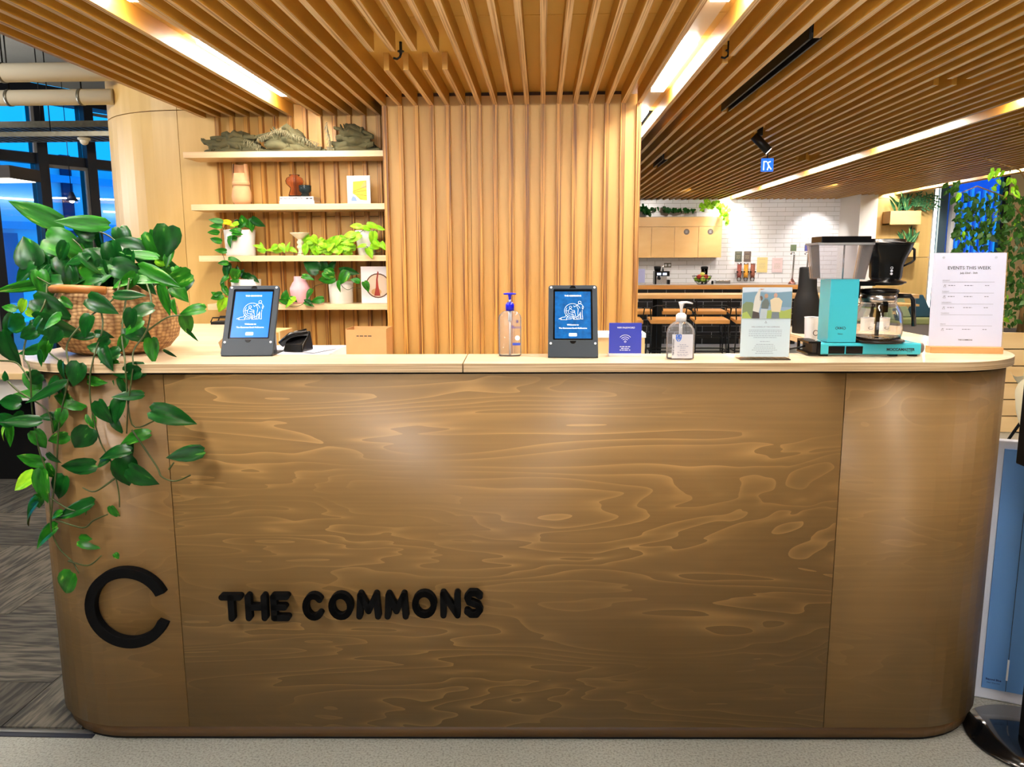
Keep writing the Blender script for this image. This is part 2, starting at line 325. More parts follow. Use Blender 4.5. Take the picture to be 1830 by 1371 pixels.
for r_ in range(NY):
    for m_ in range(-4, 4): plank(r_+8*m_, r_, r_+8*m_+4, r_+1, False)
for c_ in range(NX):
    for m_ in range(-4, 6): plank(c_, c_-7+8*m_, c_+1, c_-3+8*m_, True)
struct(MB().box(-7.2, -1.36, 2.112, 2.13, 0, .005).build('trim_1', mat('aluminium_trim', (170, 172, 172), .3, metal=.9)))
struct(MB().box(-7.2, -1.35, 2.094, 2.112, 0, .003).build('trim_2', mat('dark_floor_trim', (24, 28, 40), .5)))
# concrete soffit, outer walls
struct(MB().prism([(-14, -5), (10, -5), (10, 14.6), (-1.9, 14.6), (-8.75, 2.75), (-14, 2.75)], 3.3, 3.5).build('ceiling', CONCR))
struct(MB().box(-14, -8.7, 2.75, 2.9, 0, 3.3).build('wall_side', WPAINT)); struct(MB().box(-14.2, -14, -5, 2.9, 0, 3.3).build('wall_left_far', WPAINT))
struct(MB().box(-14, 10, -5.2, -5, 0, 3.3).build('wall_rear', WPAINT))
struct(MB().box(9.8, 10, -5, 15.2, 0, 3.3).build('wall_right', WPAINT))
TILEG = mat('tile_grout', (176, 170, 160), .8)
wb = struct(MB().box(-2.1, 5.65, 14.4, 14.6, 0, 3.3).build('wall_back', TILEG))
# white brick tiles: about 29 x 8 cm each
TW, TH = .287, .0785
tmat = mat('white_glazed_tile', (238, 236, 236), .22, var=.02, vscale=3)
tm = MB().box(0, TW-.006, -.008, 0, 0, TH-.006).mesh('tile', tmat)
thalf = MB().box(0, TW/2-.006, -.008, 0, 0, TH-.006).mesh('tile', tmat)
for j in range(20):
    z = .985+j*TH-.07
    for i in range(15):
        x = 1.34+(i+.5*(j % 2))*TW
        if x+TW > 5.66: continue
        if 1.42 < z < 2.10 and x+TW < 3.2: continue
        inst('tile', tm, wb, (x, 14.4, z))
# left ply wall beside the shelves, wrapping back in a large radius
YW = 5.90
lw = MB(); pts = [(-2.40, YW), (-2.70, YW)]
for i in range(1, 15): a = R(90*i/14*1.05); pts.append((-2.70-.89*math.sin(a), YW+.89-.89*math.cos(a)))
pin = [(x+(.03 if i > 6 else 0), y+.05) for i, (x, y) in enumerate(pts)]
def wallstrip(mb, P, Q, z0, z1):
    n = len(P)
    for i in range(n-1):
        mb.hexa([(P[i+1][0], P[i+1][1], z0), (P[i][0], P[i][1], z0), (Q[i][0], Q[i][1], z0), (Q[i+1][0], Q[i+1][1], z0),
                 (P[i+1][0], P[i+1][1], z1), (P[i][0], P[i][1], z1), (Q[i][0], Q[i][1], z1), (Q[i+1][0], Q[i+1][1], z1)])
wl = MB().box(-2.9, -2.42, YW+.06, YW+.6, 0, 3.3)
wl = struct(wl.build('wall_left', DARKW))
for z0, z1 in ((.0, 2.515), (2.521, 3.3)):
    m_ = MB(); wallstrip(m_, pts[:2], pin[:2], z0, z1); m_.build('panel', PLY, wl)
    m_ = MB(); P2 = [(-2.704, YW)]+pts[2:]; Q2 = [(-2.704, YW+.05)]+pin[2:]; wallstrip(m_, P2, Q2, z0, z1); m_.build('panel', PLY, wl)
# slatted wall behind the shelves
SP = .1087; X0 = -1.082
def SX(k): return X0+SP*k
ws = struct(MB().box(-2.40, -1.05, YW+.02, YW+.12, 0, 2.9).build('wall_shelf', DARKW))
for a, b, z0, z1 in ((-2.4, -1.83, 0, 2.9), (-1.826, -1.05, 0, 1.74), (-1.826, -1.05, 1.744, 2.9)):
    MB().box(a, b, YW, YW+.02, z0, z1).build('panel', PANEL, ws)
vm = MB().box(-.016, .016, -.045, 0, 0, 2.56); vm.mi = [1, 1, 0, 1, 1, 1]; vslat = vm.mesh('slat', [VSLAT, VSIDE])
for k in range(-12, 0): inst('slat', vslat, ws, (SX(k)-.005, YW, 0))
# the column clad in the same slats
YC = 5.56
wc = struct(MB().box(-1.10, .60, YC+.02, 6.6, 0, 3.3).build('wall_column', DARKW))
struct(MB().box(.60, .676, YC+.021, 6.62, 0, 2.49).build('wall_column_side', PANEL))
for a, b in ((-1.105, -.497), (-.494, .676)): MB().box(a, b, YC, YC+.02, 0, 2.527).build('panel', PANEL, wc)
for k in range(0, 17): inst('slat', vslat, wc, (SX(k), YC-.001, 0), scale=(1, .95, .961))
# ---------------------------------------------------------------- slatted ceiling
ZB, SH = 2.46, .092
cl = MB()
cg = struct(MB().box(-2.56, 6.05, -4.5, 14.4, ZB+SH+.035, ZB+SH+.05).build('ceiling_slatted', MATBLK))  # matt black edge stands in for the shadow above the ply panels
yj = 3.876
xs = [-2.56, -1.30, -.1, 1.1, 2.3, 3.5, 4.7, 6.05]; ys = [-4.5, -1.0, 1.43, yj, 6.3, 8.7, 11.2, 14.4]
CPAN = wood('ceiling_ply_panel', (214, 170, 78), (228, 186, 94), (1.5, .9, 5))
for a, b in zip(xs, xs[1:]):
    for c, d in zip(ys, ys[1:]):
        if a < .5 and c > 6: continue
        if a < -1.2 and d > 6: d = 5.9
        MB().box(a+.003, b-.003, c+.003, d-.003, ZB+SH, ZB+SH+.03).build('panel', CPAN, cg)
STRIPS = (-6, 17, 40, 63)
gaps = {2: [(4.12, 4.51)], 3: [(4.12, 4.51)], 4: [(4.12, 4.51)], 5: [(4.15, 4.51)], 19: [(4.30, 4.45)], 22: [(3.985, 5.875), (8.57, 9.34)], 27: [(6.75, 7.2)],
        32: [(4.90, 5.06)], 33: [(4.90, 5.06)], 45: [(6.4, 6.6)], 46: [(6.4, 6.65)], 47: [(6.5, 6.7)], 48: [(6.5, 6.75)], 36: [(8.3, 8.7)], 35: [(8.3, 8.7)]}
def slat_piece(x, y0, y1):
    mb = MB().box(-.0152, .0152, y0, y1, 0, SH); mb.mi = [0, 1, 1, 1, 1, 1]
    mb.build('slat', [SLATE, SLATS], cg, (x, 0, ZB))
for k in range(-13, 66):
    if k in STRIPS: continue
    yend = 5.895 if k < 0 else (5.515 if k < 17 else 14.38)
    y = -4.0
    for g0, g1 in gaps.get(k, []):
        slat_piece(SX(k), y, g0); y = g1
    slat_piece(SX(k), y, yend)
TUBE = mat('lit_tube', (255, 248, 236), .4, emit=78)
HOUS = mat('slot_housing', (224, 206, 180), .5)
lit = {-6: [(-2.9, -1.6), (-.9, .4), (1.1, 2.4), (2.2+.05, 3.50), (4.15, 5.47)], 17: [(-2.9, -1.6), (-.9, .4), (1.0, 2.3), (2.4, 3.62), (4.31, 5.46), (6.2, 7.5), (8.2, 9.5), (10.3, 11.6), (12.4, 13.7)],
       40: [(.6, 1.9), (2.6, 3.9), (4.6, 5.95), (6.82, 8.26), (8.97, 10.31), (11.15, 12.41), (13.44, 14.3)], 63: [(3, 4.3), (5.2, 6.6), (7.3, 8.7), (9.6, 10.76), (11.4, 12.7), (13.3, 14.3)]}
side = {-6: 'left', 17: 'second', 40: 'third', 63: 'rightmost'}
WH = {-6: 'beside the shelf wall', 17: 'beside the slatted column', 40: 'running toward the white tiled wall', 63: 'near the fig tree'}
for k in STRIPS:
    ye = 5.87 if k < 0 else 14.35
    t = thing('recessed_ceiling_light', 'long recessed tube light slot in the ceiling, %s' % WH[k], 'ceiling light', (SX(k), 0, ZB+.03), 0, 'recessed linear lights in the slatted ceiling')
    MB().box(-.05, .05, -4, ye, .053, .06).build('housing', HOUS, t)
    for a, b in lit[k]:
        if k == -6 and a == 2.25: pass
        MB().box(-.04, .04, a, b, .03, .052).build('tube', TUBE, t)
# black linear diffusers, spot, sprinklers
def dark_slot(y0, y1, lab, k=22):
    t = thing('air_slot', lab, 'air slot', (SX(k), 0, ZB))
    MB().box(-.03, -.02, y0, y1, .0, SH-.002).box(.02, .03, y0, y1, .0, SH-.002).build('frame', BLKMET, t)
    MB().box(-.019, .019, y0, y1, .03, SH-.002).build('grille', MATBLK, t)
dark_slot(4.0, 5.86, 'long black linear air slot let into the slatted ceiling'); dark_slot(8.6, 9.3, 'short black air slot in the ceiling close to the slatted column')
def sprinkler(x, y, lab):
    t = thing('sprinkler', lab, 'sprinkler', (x, y, ZB+SH-.03))
    MB().tube([(0, 0, .03), (0, 0, -.03)], .008).build('pipe', BLKMET, t)
    MB().tube([(0, 0, -.03), (-.005, 0, -.045), (-.02, 0, -.055), (-.04, 0, -.05)], .006).build('head', BLKMET, t)
    MB().lathe([(.018, -.02), (.018, -.014)], n=12).build('deflector', BLKMET, t)
sprinkler(SX(3)+.01, 4.3, 'small dark sprinkler head in the gap between cut ceiling slats')
sprinkler(SX(19), 4.37, 'dark sprinkler head beside the bright light slot right of the column')
p = ay(1357, 262, 7.0)
t = thing('spotlight', 'black cylinder ceiling spotlight above the exit sign', 'spotlight', (p.x, 7.0, ZB))
MB().box(-.02, .02, -.02, .02, 0, SH).build('bracket', BLKMET, t)
tb = MB().tube([(-.05, 0, 0), (.075, -.02, -.13)], .038, n=16).build('barrel', BLKMET, t)
MB().tube([(.075, -.02, -.131), (.077, -.0204, -.133)], .031, n=16).build('lens', mat('lit_lens', (255, 250, 240), .3, emit=12), t)
p = ay(1371, 295, 7.7)
t = thing('exit_sign', 'small blue and white lit exit sign hanging under the slatted ceiling', 'sign', (p.x, 7.7, p.z))
MB().box(-.055, .055, -.012, .012, -.06, .06).build('panel', mat('sign_face_blue', (40, 110, 235), .4, emit=1.2), t)
SB = MB(); strokes(SB, [[(-.035, -.045), (-.035, .03), (-.01, .03)], [(.0, -.045), (.012, -.01), (.0, .02), (.025, .03)], [(.012, -.01), (.035, -.04)]], .009, -.0125)
SB.build('pictogram', mat('sign_white', (245, 250, 255), .4, emit=2.5), t)
MB().tube([(0, 0, .06), (0, 0, ZB-p.z+.05)], .006).build('hanger', BLKMET, t)
# kitchen spots inside the ceiling that wash the tiles
spot('kitchen_spot', (3.2, 13.85, 2.45), (3.25, 14.35, 1.2), 60, 95, (1, .97, .95), .03, .8)
spot('added_ply_wall_spot', (5.95, 12.4, 2.44), (6.1, 13.5, 1.4), 70, 90, WARM, .04, .7)  # extra spot added to brighten the ply wall
spot('kitchen_spot', (4.85, 13.95, 2.45), (4.85, 14.38, 1.2), 50, 95, (1, .97, .95), .03, .8)
spot('kitchen_spot', (4.2, 11.6, 2.44), (4.2, 14.3, 1.3), 110, 80, (1, .97, .95), .05, .8)
spot('kitchen_spot', (2.2, 12.2, 2.44), (2.2, 14.2, 1.4), 75, 85, WARM, .04, .5)
spot('shelf_spot', (-1.73, 3.9, 2.44), (-1.6, 5.8, 1.4), 32, 80, (1, .93, .82), .03, .6)
# ---------------------------------------------------------------- right-hand end of the kitchen
struct(MB().box(5.31, 5.60, 13.5, 14.6, 0, 3.3).build('wall_white_return', WPAINT))
wp = struct(MB().box(5.60, 6.50, 13.55, 14.6, 0, 3.3).build('wall_ply', DARKW))
for z0, z1 in ((0, 1.427), (1.433, 2.40), (2.405, 3.3)): MB().box(5.60, 6.50, 13.5, 13.55, z0, z1).build('panel', PLY, wp)
t = thing('vertical_light_strip', 'tall glowing vertical light strip at the edge of the timber wall', 'light strip', (6.53, 13.47, .3))
MB().box(-.02, .03, 0, .06, 0, 2.3).build('channel', WHITE, t); MB().box(-.018, .028, -.004, 0, 0, 2.3).build('diffuser', mat('strip_glow', (255, 252, 235), .4, emit=9), t)
FRM = mat('dark_window_frame', (22, 26, 34), .4, metal=.3); FRG = mat('steel_blue_frame', (66, 88, 104), .4)
wn = struct(MB().box(6.57, 6.70, 13.40, 13.55, 0, 3.3).build('window_1', FRG))
MB().box(6.70, 7.62, 13.44, 13.52, .0, .35).build('panel', WPAINT, wn); MB().box(6.76, 6.82, 13.38, 13.5, .35, 3.3).build('window_frame', WHITE, wn)
MB().box(7.56, 7.66, 13.40, 13.5, .35, 3.3).build('window_frame', FRM, wn); MB().box(6.82, 7.56, 13.45, 13.456, .35, 3.3).build('pane', PANE, wn)
struct(MB().box(7.66, 9.8, 13.45, 13.6, 0, 3.3).build('wall_far_right', mat('cream_wall', (226, 200, 150), .6)))
# ---------------------------------------------------------------- window wall on the left (runs obliquely away)
wo = Vector((-5.73, 8.0, 0)); wd_ = Vector((.5, .866, 0)); wang = math.atan2(.866, .5)
def wt(px, y=250):   # distance along the window wall of a measured sight line
    d = ray(px, y); n_ = Vector((wd_.y, -wd_.x, 0)); s = n_.dot(wo-CAM)/n_.dot(d); q = CAM+d*s; return (q-wo).dot(wd_), q.z
g = struct(MB().box(-6, 7.4, 0, .25, 3.14, 3.3).build('wall_window_left', FRM)); g.location = wo; g.rotation_euler = (0, 0, wang)
win = struct(MB().box(-6, 7.4, -.02, .12, 0, .12).build('window_2', FRM)); win.location = wo; win.rotation_euler = (0, 0, wang)
z_t = wt(0, 276)[1]
mull = [(wt(a)[0], wt(b)[0]) for a, b in ((62, 80), (150, 169))]; dm = mull[1][0]-mull[0][0]; wm_ = mull[0][1]-mull[0][0]
for i in range(-9, 11):
    a = mull[0][0]+dm*i; MB().box(a, a+wm_, -.04, .14, .12, 3.14).build('mullion', FRM, win)
    MB().box(a+wm_, a+dm, -.0, .1, z_t-.055, z_t+.055).build('transom', FRM, win)
    MB().box(a+wm_, a+dm, .05, .056, .12, z_t-.055).build('pane', PANE, win); MB().box(a+wm_, a+dm, .05, .056, z_t+.055, 3.14).build('pane', PANE, win)
    if i % 2 == 0:
        MB().box(a+dm-.03, a+dm, -.03, .0, .15, z_t-.055).box(a+wm_, a+dm, -.03, 0, z_t-.09, z_t-.055).build('sash', mat('grey_sash', (120, 116, 112), .5), win)
    else:
        MB().box(a+dm-.03, a+dm, -.03, .0, z_t+.055, 3.08).box(a+wm_, a+dm, -.03, 0, 3.05, 3.08).build('sash', mat('grey_sash', (120, 116, 112), .5), win)
# buildings outside
BLG = mat('blue_lit_cladding', (205, 232, 250), .6, var=.05, vscale=.5); BLG2 = mat('outside_dark_rib', (20, 40, 90), .6)
b1 = thing('office_building', 'blue-lit building across the street, seen through the left windows', 'building', (-13, 17, 0), wang)
MB().box(-8, 10, 1.0, 3, 0, 4.1).build('wall', BLG, b1)
for i in range(8): MB().box(-8+i*2.2, -7.75+i*2.2, .9, 1.0, 0, 4.1).build('rib', BLG2, b1)
for z in (2.2, 3.4): MB().box(-8, 10, .86, 1.0, z, z+.18).build('ledge', mat('outside_ledge', (140, 190, 240), .6), b1)
for i, (x, z) in enumerate(((-5, 2.75), (-2.2, 2.6), (1.2, 2.9), (4, 2.7), (-6.5, 1.7), (-3.6, 1.5), (0, 1.6), (2.8, 1.8))):
    MB().box(x, x+1.4, .84, .88, z, z+.045).build('lit_tube', mat('outside_tube', (245, 245, 255), .4, emit=4), b1)
for i in range(4): MB().box(-6.2+i*3.2, -4.6+i*3.2, .93, 1.0, .4, 2.1).build('window', mat('outside_room', (88, 120, 170), .5), b1)
b2 = thing('ribbed_tower', 'blue building with thin vertical ribs outside the window behind the fig tree', 'building', (9.8, 20, 0))
MB().box(-4, 6, 1, 3, 0, 8).build('wall', mat('tower_blue', (60, 120, 215), .6), b2)
for i in range(60): MB().box(-3.9+i*.16, -3.84+i*.16, .9, 1, 0, 3.1+.05*(i % 3)).build('rib', mat('tower_rib', (200, 215, 245), .6), b2)
# pipes, cable tray, dome camera in the open ceiling zone at the left
def pipe(name, lab, y1, y2, x2, Y, hang):
    a = ay(-260, (y1+y2)/2+0, Y); b = ay(x2, (y1+y2)/2, Y); r = (y2-y1)/2/F*Y*1.02
    t = thing(name, lab, 'pipe', (0, Y, b.z), 0, 'horizontal pipes under the concrete ceiling')
    MB().tube([(a.x-3, 0, .0), (b.x, 0, 0)], r, n=20).build('tube', PIPE, t)
    for h in hang:
        hx = ay(h, y1, Y).x
        MB().tube([(hx-.012, 0, 0), (hx+.012, 0, 0)], r*1.08, n=20).build('clamp', GALV, t)
        MB().tube([(hx, 0, r), (hx, 0, 3.3-b.z)], .006).build('hanger_rod', BLKMET, t)
pipe('ceiling_pipe', 'thick cream pipe hung highest under the concrete ceiling', 112, 143, 216, 6.0, (4,))
pipe('ceiling_pipe', 'cream pipe just above the cable trays, ending at the curved timber wall', 160, 186, 203, 6.12, (145, 16))
for (ya, yb, Y, lab) in ((215, 227, 6.95, 'upper galvanised cable tray in front of the left windows'), (234, 243, 6.55, 'lower galvanised cable tray carrying the dome camera')):
    b = ay(196, yb, Y); a = ay(-200, yb, Y); t = thing('cable_tray', lab, 'cable tray', (0, Y, b.z), 0, 'cable trays by the left windows')
    MB().box(a.x-2, b.x+.1, -.012, 0, 0, (yb-ya)/F*Y*.9).build('side_rail', GALV, t); MB().box(a.x-2, b.x+.1, .3, .312, 0, .05).build('side_rail', GALV, t)
    rg = MB()
    x = a.x-2
    while x < b.x: rg.box(x, x+.03, 0, .3, 0, .012); x += .07
    stuff(rg.build('rungs', GALV, t))
    MB().tube([(a.x+1.3, .15, 0), (a.x+1.3, .15, 3.3-b.z)], .005).build('hanger_rod', BLKMET, t)
p = ay(150, 246, 6.65)
t = thing('dome_camera', 'small cream dome camera under the lower cable tray', 'camera', (p.x, 6.65, p.z+.005))
MB().lathe([(.05, 0), (.052, -.02), (.042, -.028)][::-1], n=16).build('base', PIPE, t); MB().ball((0, 0, -.028), .036, sc_=(1, 1, 1.1)).build('dome', PIPE, t)
p = ay(20, 322, 6.6)
t = thing('pendant_light', 'dark rectangular pendant light with a glowing underside by the left windows', 'pendant light', (p.x, 6.6, p.z))
MB().box(-1.1, .13, -.2, .2, -.0, .1).build('shade', mat('pendant_dark', (44, 38, 36), .5), t); MB().box(-1.05, .1, -.17, .17, -.006, 0).build('diffuser', mat('pendant_glow', (255, 244, 225), .4, emit=5), t)
MB().tube([(-.1, 0, .1), (-.1, 0, 3.3-p.z)], .004).build('cord', BLKMET, t)
p = ay(128, 352, 7.9)
t = thing('pendant_light', 'small dark cone pendant hanging in front of the left window', 'pendant light', (p.x, 7.9, p.z))
MB().lathe([(.055, -.04), (.03, .02), (.018, .05)], n=14).build('shade', mat('cone_shade', (24, 30, 60), .4), t)
MB().ball((0, 0, -.035), .026).build('bulb', mat('bulb_glow', (255, 250, 235), .4, emit=8), t); MB().tube([(0, 0, .05), (0, 0, 3.3-p.z)], .004).build('cord', BLKMET, t)
# ---------------------------------------------------------------- pale table far left
t = thing('side_table', 'pale timber table with white drawer front behind the left end of the desk', 'table', (0, 0, 0))
MB().box(-4.3, -2.5, 4.6, 5.85, .70, .74).build('tabletop', PLYH, t, bevel=.004); MB().box(-4.25, -2.55, 4.66, 5.7, .56, .70).build('drawer_front', WPAINT, t)
MB().box(-4.2, -2.6, 4.8, 5.6, 0, .56).build('under_table_dark', MATBLK, t)  # plain black block added for the dark space under the table
# ================================================================ RECEPTION DESK
DA = math.atan(.03); DO = Vector((0, 2.118, 0))
def dl(x, y): return (x, y)
XL, XR, RR = -1.545, 1.405, .30
ZT, ZU = 1.14, 1.116
def outline(off, back_l=1.35, back_r=1.05, n=12):
    P = [(XL-off, back_l)]; r = RR+off
    for i in range(n+1): a = R(180+90*i/n); P.append((XL+RR+r*math.cos(a), RR+r*math.sin(a)))
    for i in range(n+1): a = R(270+90*i/n); P.append((XR-RR+r*math.cos(a), RR+r*math.sin(a)))
    P.append((XR+off, back_r)); return P
desk = thing('reception_desk', 'long brown stained plywood reception desk with rounded corners and a pale counter top', 'desk', DO, DA)
o0 = outline(0); i0 = outline(-.03); nL = 1+13
def strip(P, Q, z0, z1, name, m_):
    mb = MB()
    for i in range(len(P)-1):
        a, b, c, d = P[i], P[i+1], Q[i+1], Q[i]
        mb.add([(a[0], a[1], z0), (b[0], b[1], z0), (c[0], c[1], z0), (d[0], d[1], z0), (a[0], a[1], z1), (b[0], b[1], z1), (c[0], c[1], z1), (d[0], d[1], z1)],
               [(0, 3, 2, 1), (4, 5, 6, 7)]+([(3, 0, 4, 7)] if i == 0 else [])+([(1, 2, 6, 5)] if i == len(P)-2 else []))
        o = len(mb.v)-8; mb.f += [(o, o+1, o+5, o+4), (o+2, o+3, o+7, o+6)]; mb.mi += [0, 0]; mb.sm += [True, False]
    return mb.build(name, m_, desk)
SL, SR = -1.045, .835
strip(o0[:nL]+[(SL-.0012, 0)], i0[:nL]+[(SL-.0012, .03)], .050, ZU-.007, 'end_panel', DESKE)
strip([(SL+.0008, 0), (SR-.0008, 0)], [(SL+.0008, .03), (SR-.0008, .03)], .050, ZU-.007, 'front_panel', DESKW)
strip([(SR+.0012, 0)]+o0[nL:], [(SR+.0012, .03)]+i0[nL:], .050, ZU-.007, 'end_panel', DESKE)
q0, q1 = outline(-.014, 1.3, 1.0), outline(-.03, 1.3, 1.0)
strip(q0, q1, .009, .050, 'plinth', wood('shaded_plinth_ply', (82, 56, 26), (98, 70, 36), (3, 3, 20)))  # ply colour darkened to hold the shade below the desk front
strip(outline(-.018, 1.3, 1.0), outline(-.03, 1.3, 1.0), 0, .008, 'shadow_gap', MATBLK)  # matt black strip, shadow line under the plinth put in as colour
strip(outline(-.006, 1.3, 1.0), outline(-.03, 1.3, 1.0), ZU-.007, ZU, 'shadow_gap', MATBLK)
# inner carcass
MB().box(-1.4, 1.28, .06, .1, .05, ZU-.01).build('inner_panel', PLYH, desk)
MB().box(-.95, .95, .28, .95, .70, .735).build('work_surface', WHITE, desk)
# counter top in two lengths meeting at a joint
JX = -.215
oc = outline(.018, 1.36, 1.12, 16)
left = [p for p in oc if p[0] < JX]; right = [p for p in oc if p[0] > JX]
inL = [(JX-.0015, .20), (-.84, .20), (-.93, .24), (-1.02, .36), (-1.10, .55), (-1.17, .8), (-1.22, 1.36)]
inR = [(.96, 1.12), (.96, .36), (.93, .27), (.87, .21), (.8, .20), (JX+.0015, .20)]
def slab(pts, nm):
    mb = MB(); n = len(pts); mb.add([(x, y, ZT) for x, y in pts]+[(x, y, ZU) for x, y in pts], [tuple(range(n)), tuple(range(n, 2*n))[::-1]]); mb.m = 1
    for i in range(n): j = (i+1) % n; mb.f.append((i+n, j+n, j, i)); mb.mi.append(1); mb.sm.append(False)
    o = mb.build(nm, [TOPM, EDGEM], desk)
    return o
slab(left+[(JX-.0015, -.018)]+inL, 'counter_top'); slab([(JX+.0015, -.018)]+right+inR, 'counter_top')
# logo ring and raised letters on the front
def pol(a, r, c): return (c[0]+r*math.cos(R(a)), c[1]+r*math.sin(R(a)))
FY = 0.0
def dface(px, py):   # point on the desk front in desk coordinates
    d = ray(px, py); n_ = Vector((-math.sin(DA), math.cos(DA), 0)); s = n_.dot(DO-CAM)/n_.dot(d); q = CAM+d*s-DO
    return (q.x*math.cos(DA)+q.y*math.sin(DA), q.z)
cc = dface(235, 1081); rr_ = (dface(310, 1081)[0]-dface(160, 1081)[0])/2
ring = MB(); A0, A1 = 12, 337; N = 48; ri = rr_*.755
vo = []
for i in range(N+1):
    a = A0+11+(A1-A0-11)*i/N
    for rad in (ri, rr_):
        x, z = pol(a, rad, cc); vo += [(x, -.028, z), (x, -.004, z)]
fs = []
for i in range(N):
    b = i*4; fs += [(b, b+4, b+6, b+2), (b+1, b+3, b+7, b+5), (b+2, b+6, b+7, b+3), (b, b+1, b+5, b+4)]
fs += [(0, 2, 3, 1), (N*4, N*4+1, N*4+3, N*4+2)]
ring.add(vo, fs)
SIGNM = mat('black_foam_lettering', (6, 6, 7), .8); SIGNM.node_tree.nodes['Principled BSDF'].inputs['Specular IOR Level'].default_value = .12; MATBLK.node_tree.nodes['Principled BSDF'].inputs['Specular IOR Level'].default_value = .25
t_ = thing('logo_ring', 'large black open ring logo mounted on the left of the desk front', 'sign', DO, DA)
ring.build('ring', SIGNM, t_, bevel=.002)
sp_ = MB()
for a in (60, 140, 220, 300): x, z = pol(a, (ri+rr_)/2, cc); sp_.tube([(x, -.004, z), (x, 0, z)], .005)
sp_.build('standoffs', MATBLK, t_)
nm = thing('name_sign', 'raised black letters spelling THE COMMONS on the brown desk front', 'sign', DO, DA)
hL = (dface(630, 1056)[1]-dface(630, 1104)[1])
def letter(polys, px0, px1, py):
    x0, z0 = dface(px0, py); x1, _ = dface(px1, py); wd = x1-x0; hh = hL; mb = MB(); sw = hh*.215
    for ln in polys:
        P = [(x0+sw/2+(wd-sw)*a, z0+(b-.5)*(hh-sw)) for a, b in ln]
        for (a, b), (c, d) in zip(P, P[1:]):
            ang = math.degrees(math.atan2(d-b, c-a)); pts_ = arc(a, b, sw/2, ang+90, ang+270, 8)+arc(c, d, sw/2, ang-90, ang+90, 8)
            mb.prism(pts_, -.024, -.003, 'y')
    mb.build('letter', SIGNM, nm)
O_ = [arc(.5, .5, .5, 0, 360, 20)]
C_ = [arc(.5, .5, .5, 42, 318, 18)]
G = {'T': [[(0, 1), (1, 1)], [(.5, 1), (.5, 0)]], 'H': [[(0, 0), (0, 1)], [(1, 0), (1, 1)], [(0, .5), (1, .5)]], 'E': [[(1, 1), (0, 1), (0, 0), (1, 0)], [(0, .5), (.8, .5)]],
     'C': C_, 'O': O_, 'M': [[(0, 0), (0.08, 1), (.5, .25), (.92, 1), (1, 0)]], 'N': [[(0, 0), (0, 1), (1, 0), (1, 1)]],
     'S': [[(.95, .86), (.7, 1), (.3, 1), (.06, .8), (.2, .58), (.8, .44), (.96, .22), (.7, 0), (.3, 0), (.04, .14)]]}
for ch, a, b, y in (('T', 397, 439, 1081), ('H', 443, 482, 1080), ('E', 488, 522, 1080), ('C', 544, 584, 1079), ('O', 590, 634, 1078), ('M', 639, 683, 1077), ('M', 689, 732, 1077), ('O', 738, 782, 1075), ('N', 788, 824, 1075), ('S', 829, 865, 1074)):
    letter(G[ch], a, b, y)
# ================================================================ THINGS ON THE COUNTER
def on_counter(px, py): return az(px, py, ZT)
def U(p): return p.y/F*1.012           # metres per photo pixel at that depth
# --- tablets on slate stands
def poly_rr(x0, x1, z0, z1, r, n=4):
    P = []
    for cx_, cz_, a in ((x1-r, z1-r, 0), (x0+r, z1-r, 90), (x0+r, z0+r, 180), (x1-r, z0+r, 270)): P += arc(cx_, cz_, r, a, a+90, n)
    return P
def frame_prism(mb, outer, inner, a, b):
    """plate with an opening, along y"""
    n = len(outer); vs_ = [(x, a, z) for x, z in outer]+[(x, a, z) for x, z in inner]+[(x, b, z) for x, z in outer]+[(x, b, z) for x, z in inner]
    fs = []
    for i in range(n):
        j = (i+1) % n; fs += [(i, j, n+j, n+i), (2*n+i, 3*n+i, 3*n+j, 2*n+j), (i, 2*n+i, 2*n+j, j), (n+i, n+j, 3*n+j, 3*n+i)]
    mb.add(vs_, fs)
def fig_lines():
    L = [arc(0, 0, 10.5, 20, 350, 22), arc(0, 0, 8.4, 150, 300, 12)]
    L += [arc(9.5, 12.2, 1.9, 0, 360, 8), [(8, 10), (5.5, 8), (6.5, 4), (7.5, 3), (7, -3), (7.5, -11), (6, -12.5), (9.5, -12.3), (9.8, -3), (10.5, -3), (11, -12), (13.5, -12.3), (12.6, -4), (12.8, 1)],
          [(8, 10), (12, 9.6), (14.6, 5.5), (13.5, 2.2), (12.6, 3.5), (13, 6.5)], [(5.5, 8), (2.5, 5.5), (1.5, 7.5)]]
    L += [arc(-2.6, 5.0, 1.7, 0, 360, 8), [(-3.5, 3.2), (-5.6, -1), (-5, -4.2), (-2.6, -4.8), (.6, -4.6), (2.6, -11), (1, -12.6), (5.4, -12.4), (4.8, -10), (2.9, -2.6), (-1.5, -2)], [(-3, 3), (0, .5), (2.6, .4), (3, -1.8), (-3, -1.8)],
          [(-9, 0), (-5.4, 0)], [(-1, -4.8), (.8, -11.5), (3, -12.4)], [(-7, -12), (-1, -12)]]
    L += [[(-18, -12), (-13.5, -9.6), (-9.8, -9.2), (-8.8, -6.8), (-7.2, -8), (-6.4, -9.6), (-8.2, -10.4), (-7.4, -13.2), (-12, -13), (-15.5, -13.2), (-14.4, -11.6), (-18, -12)]]
    return L
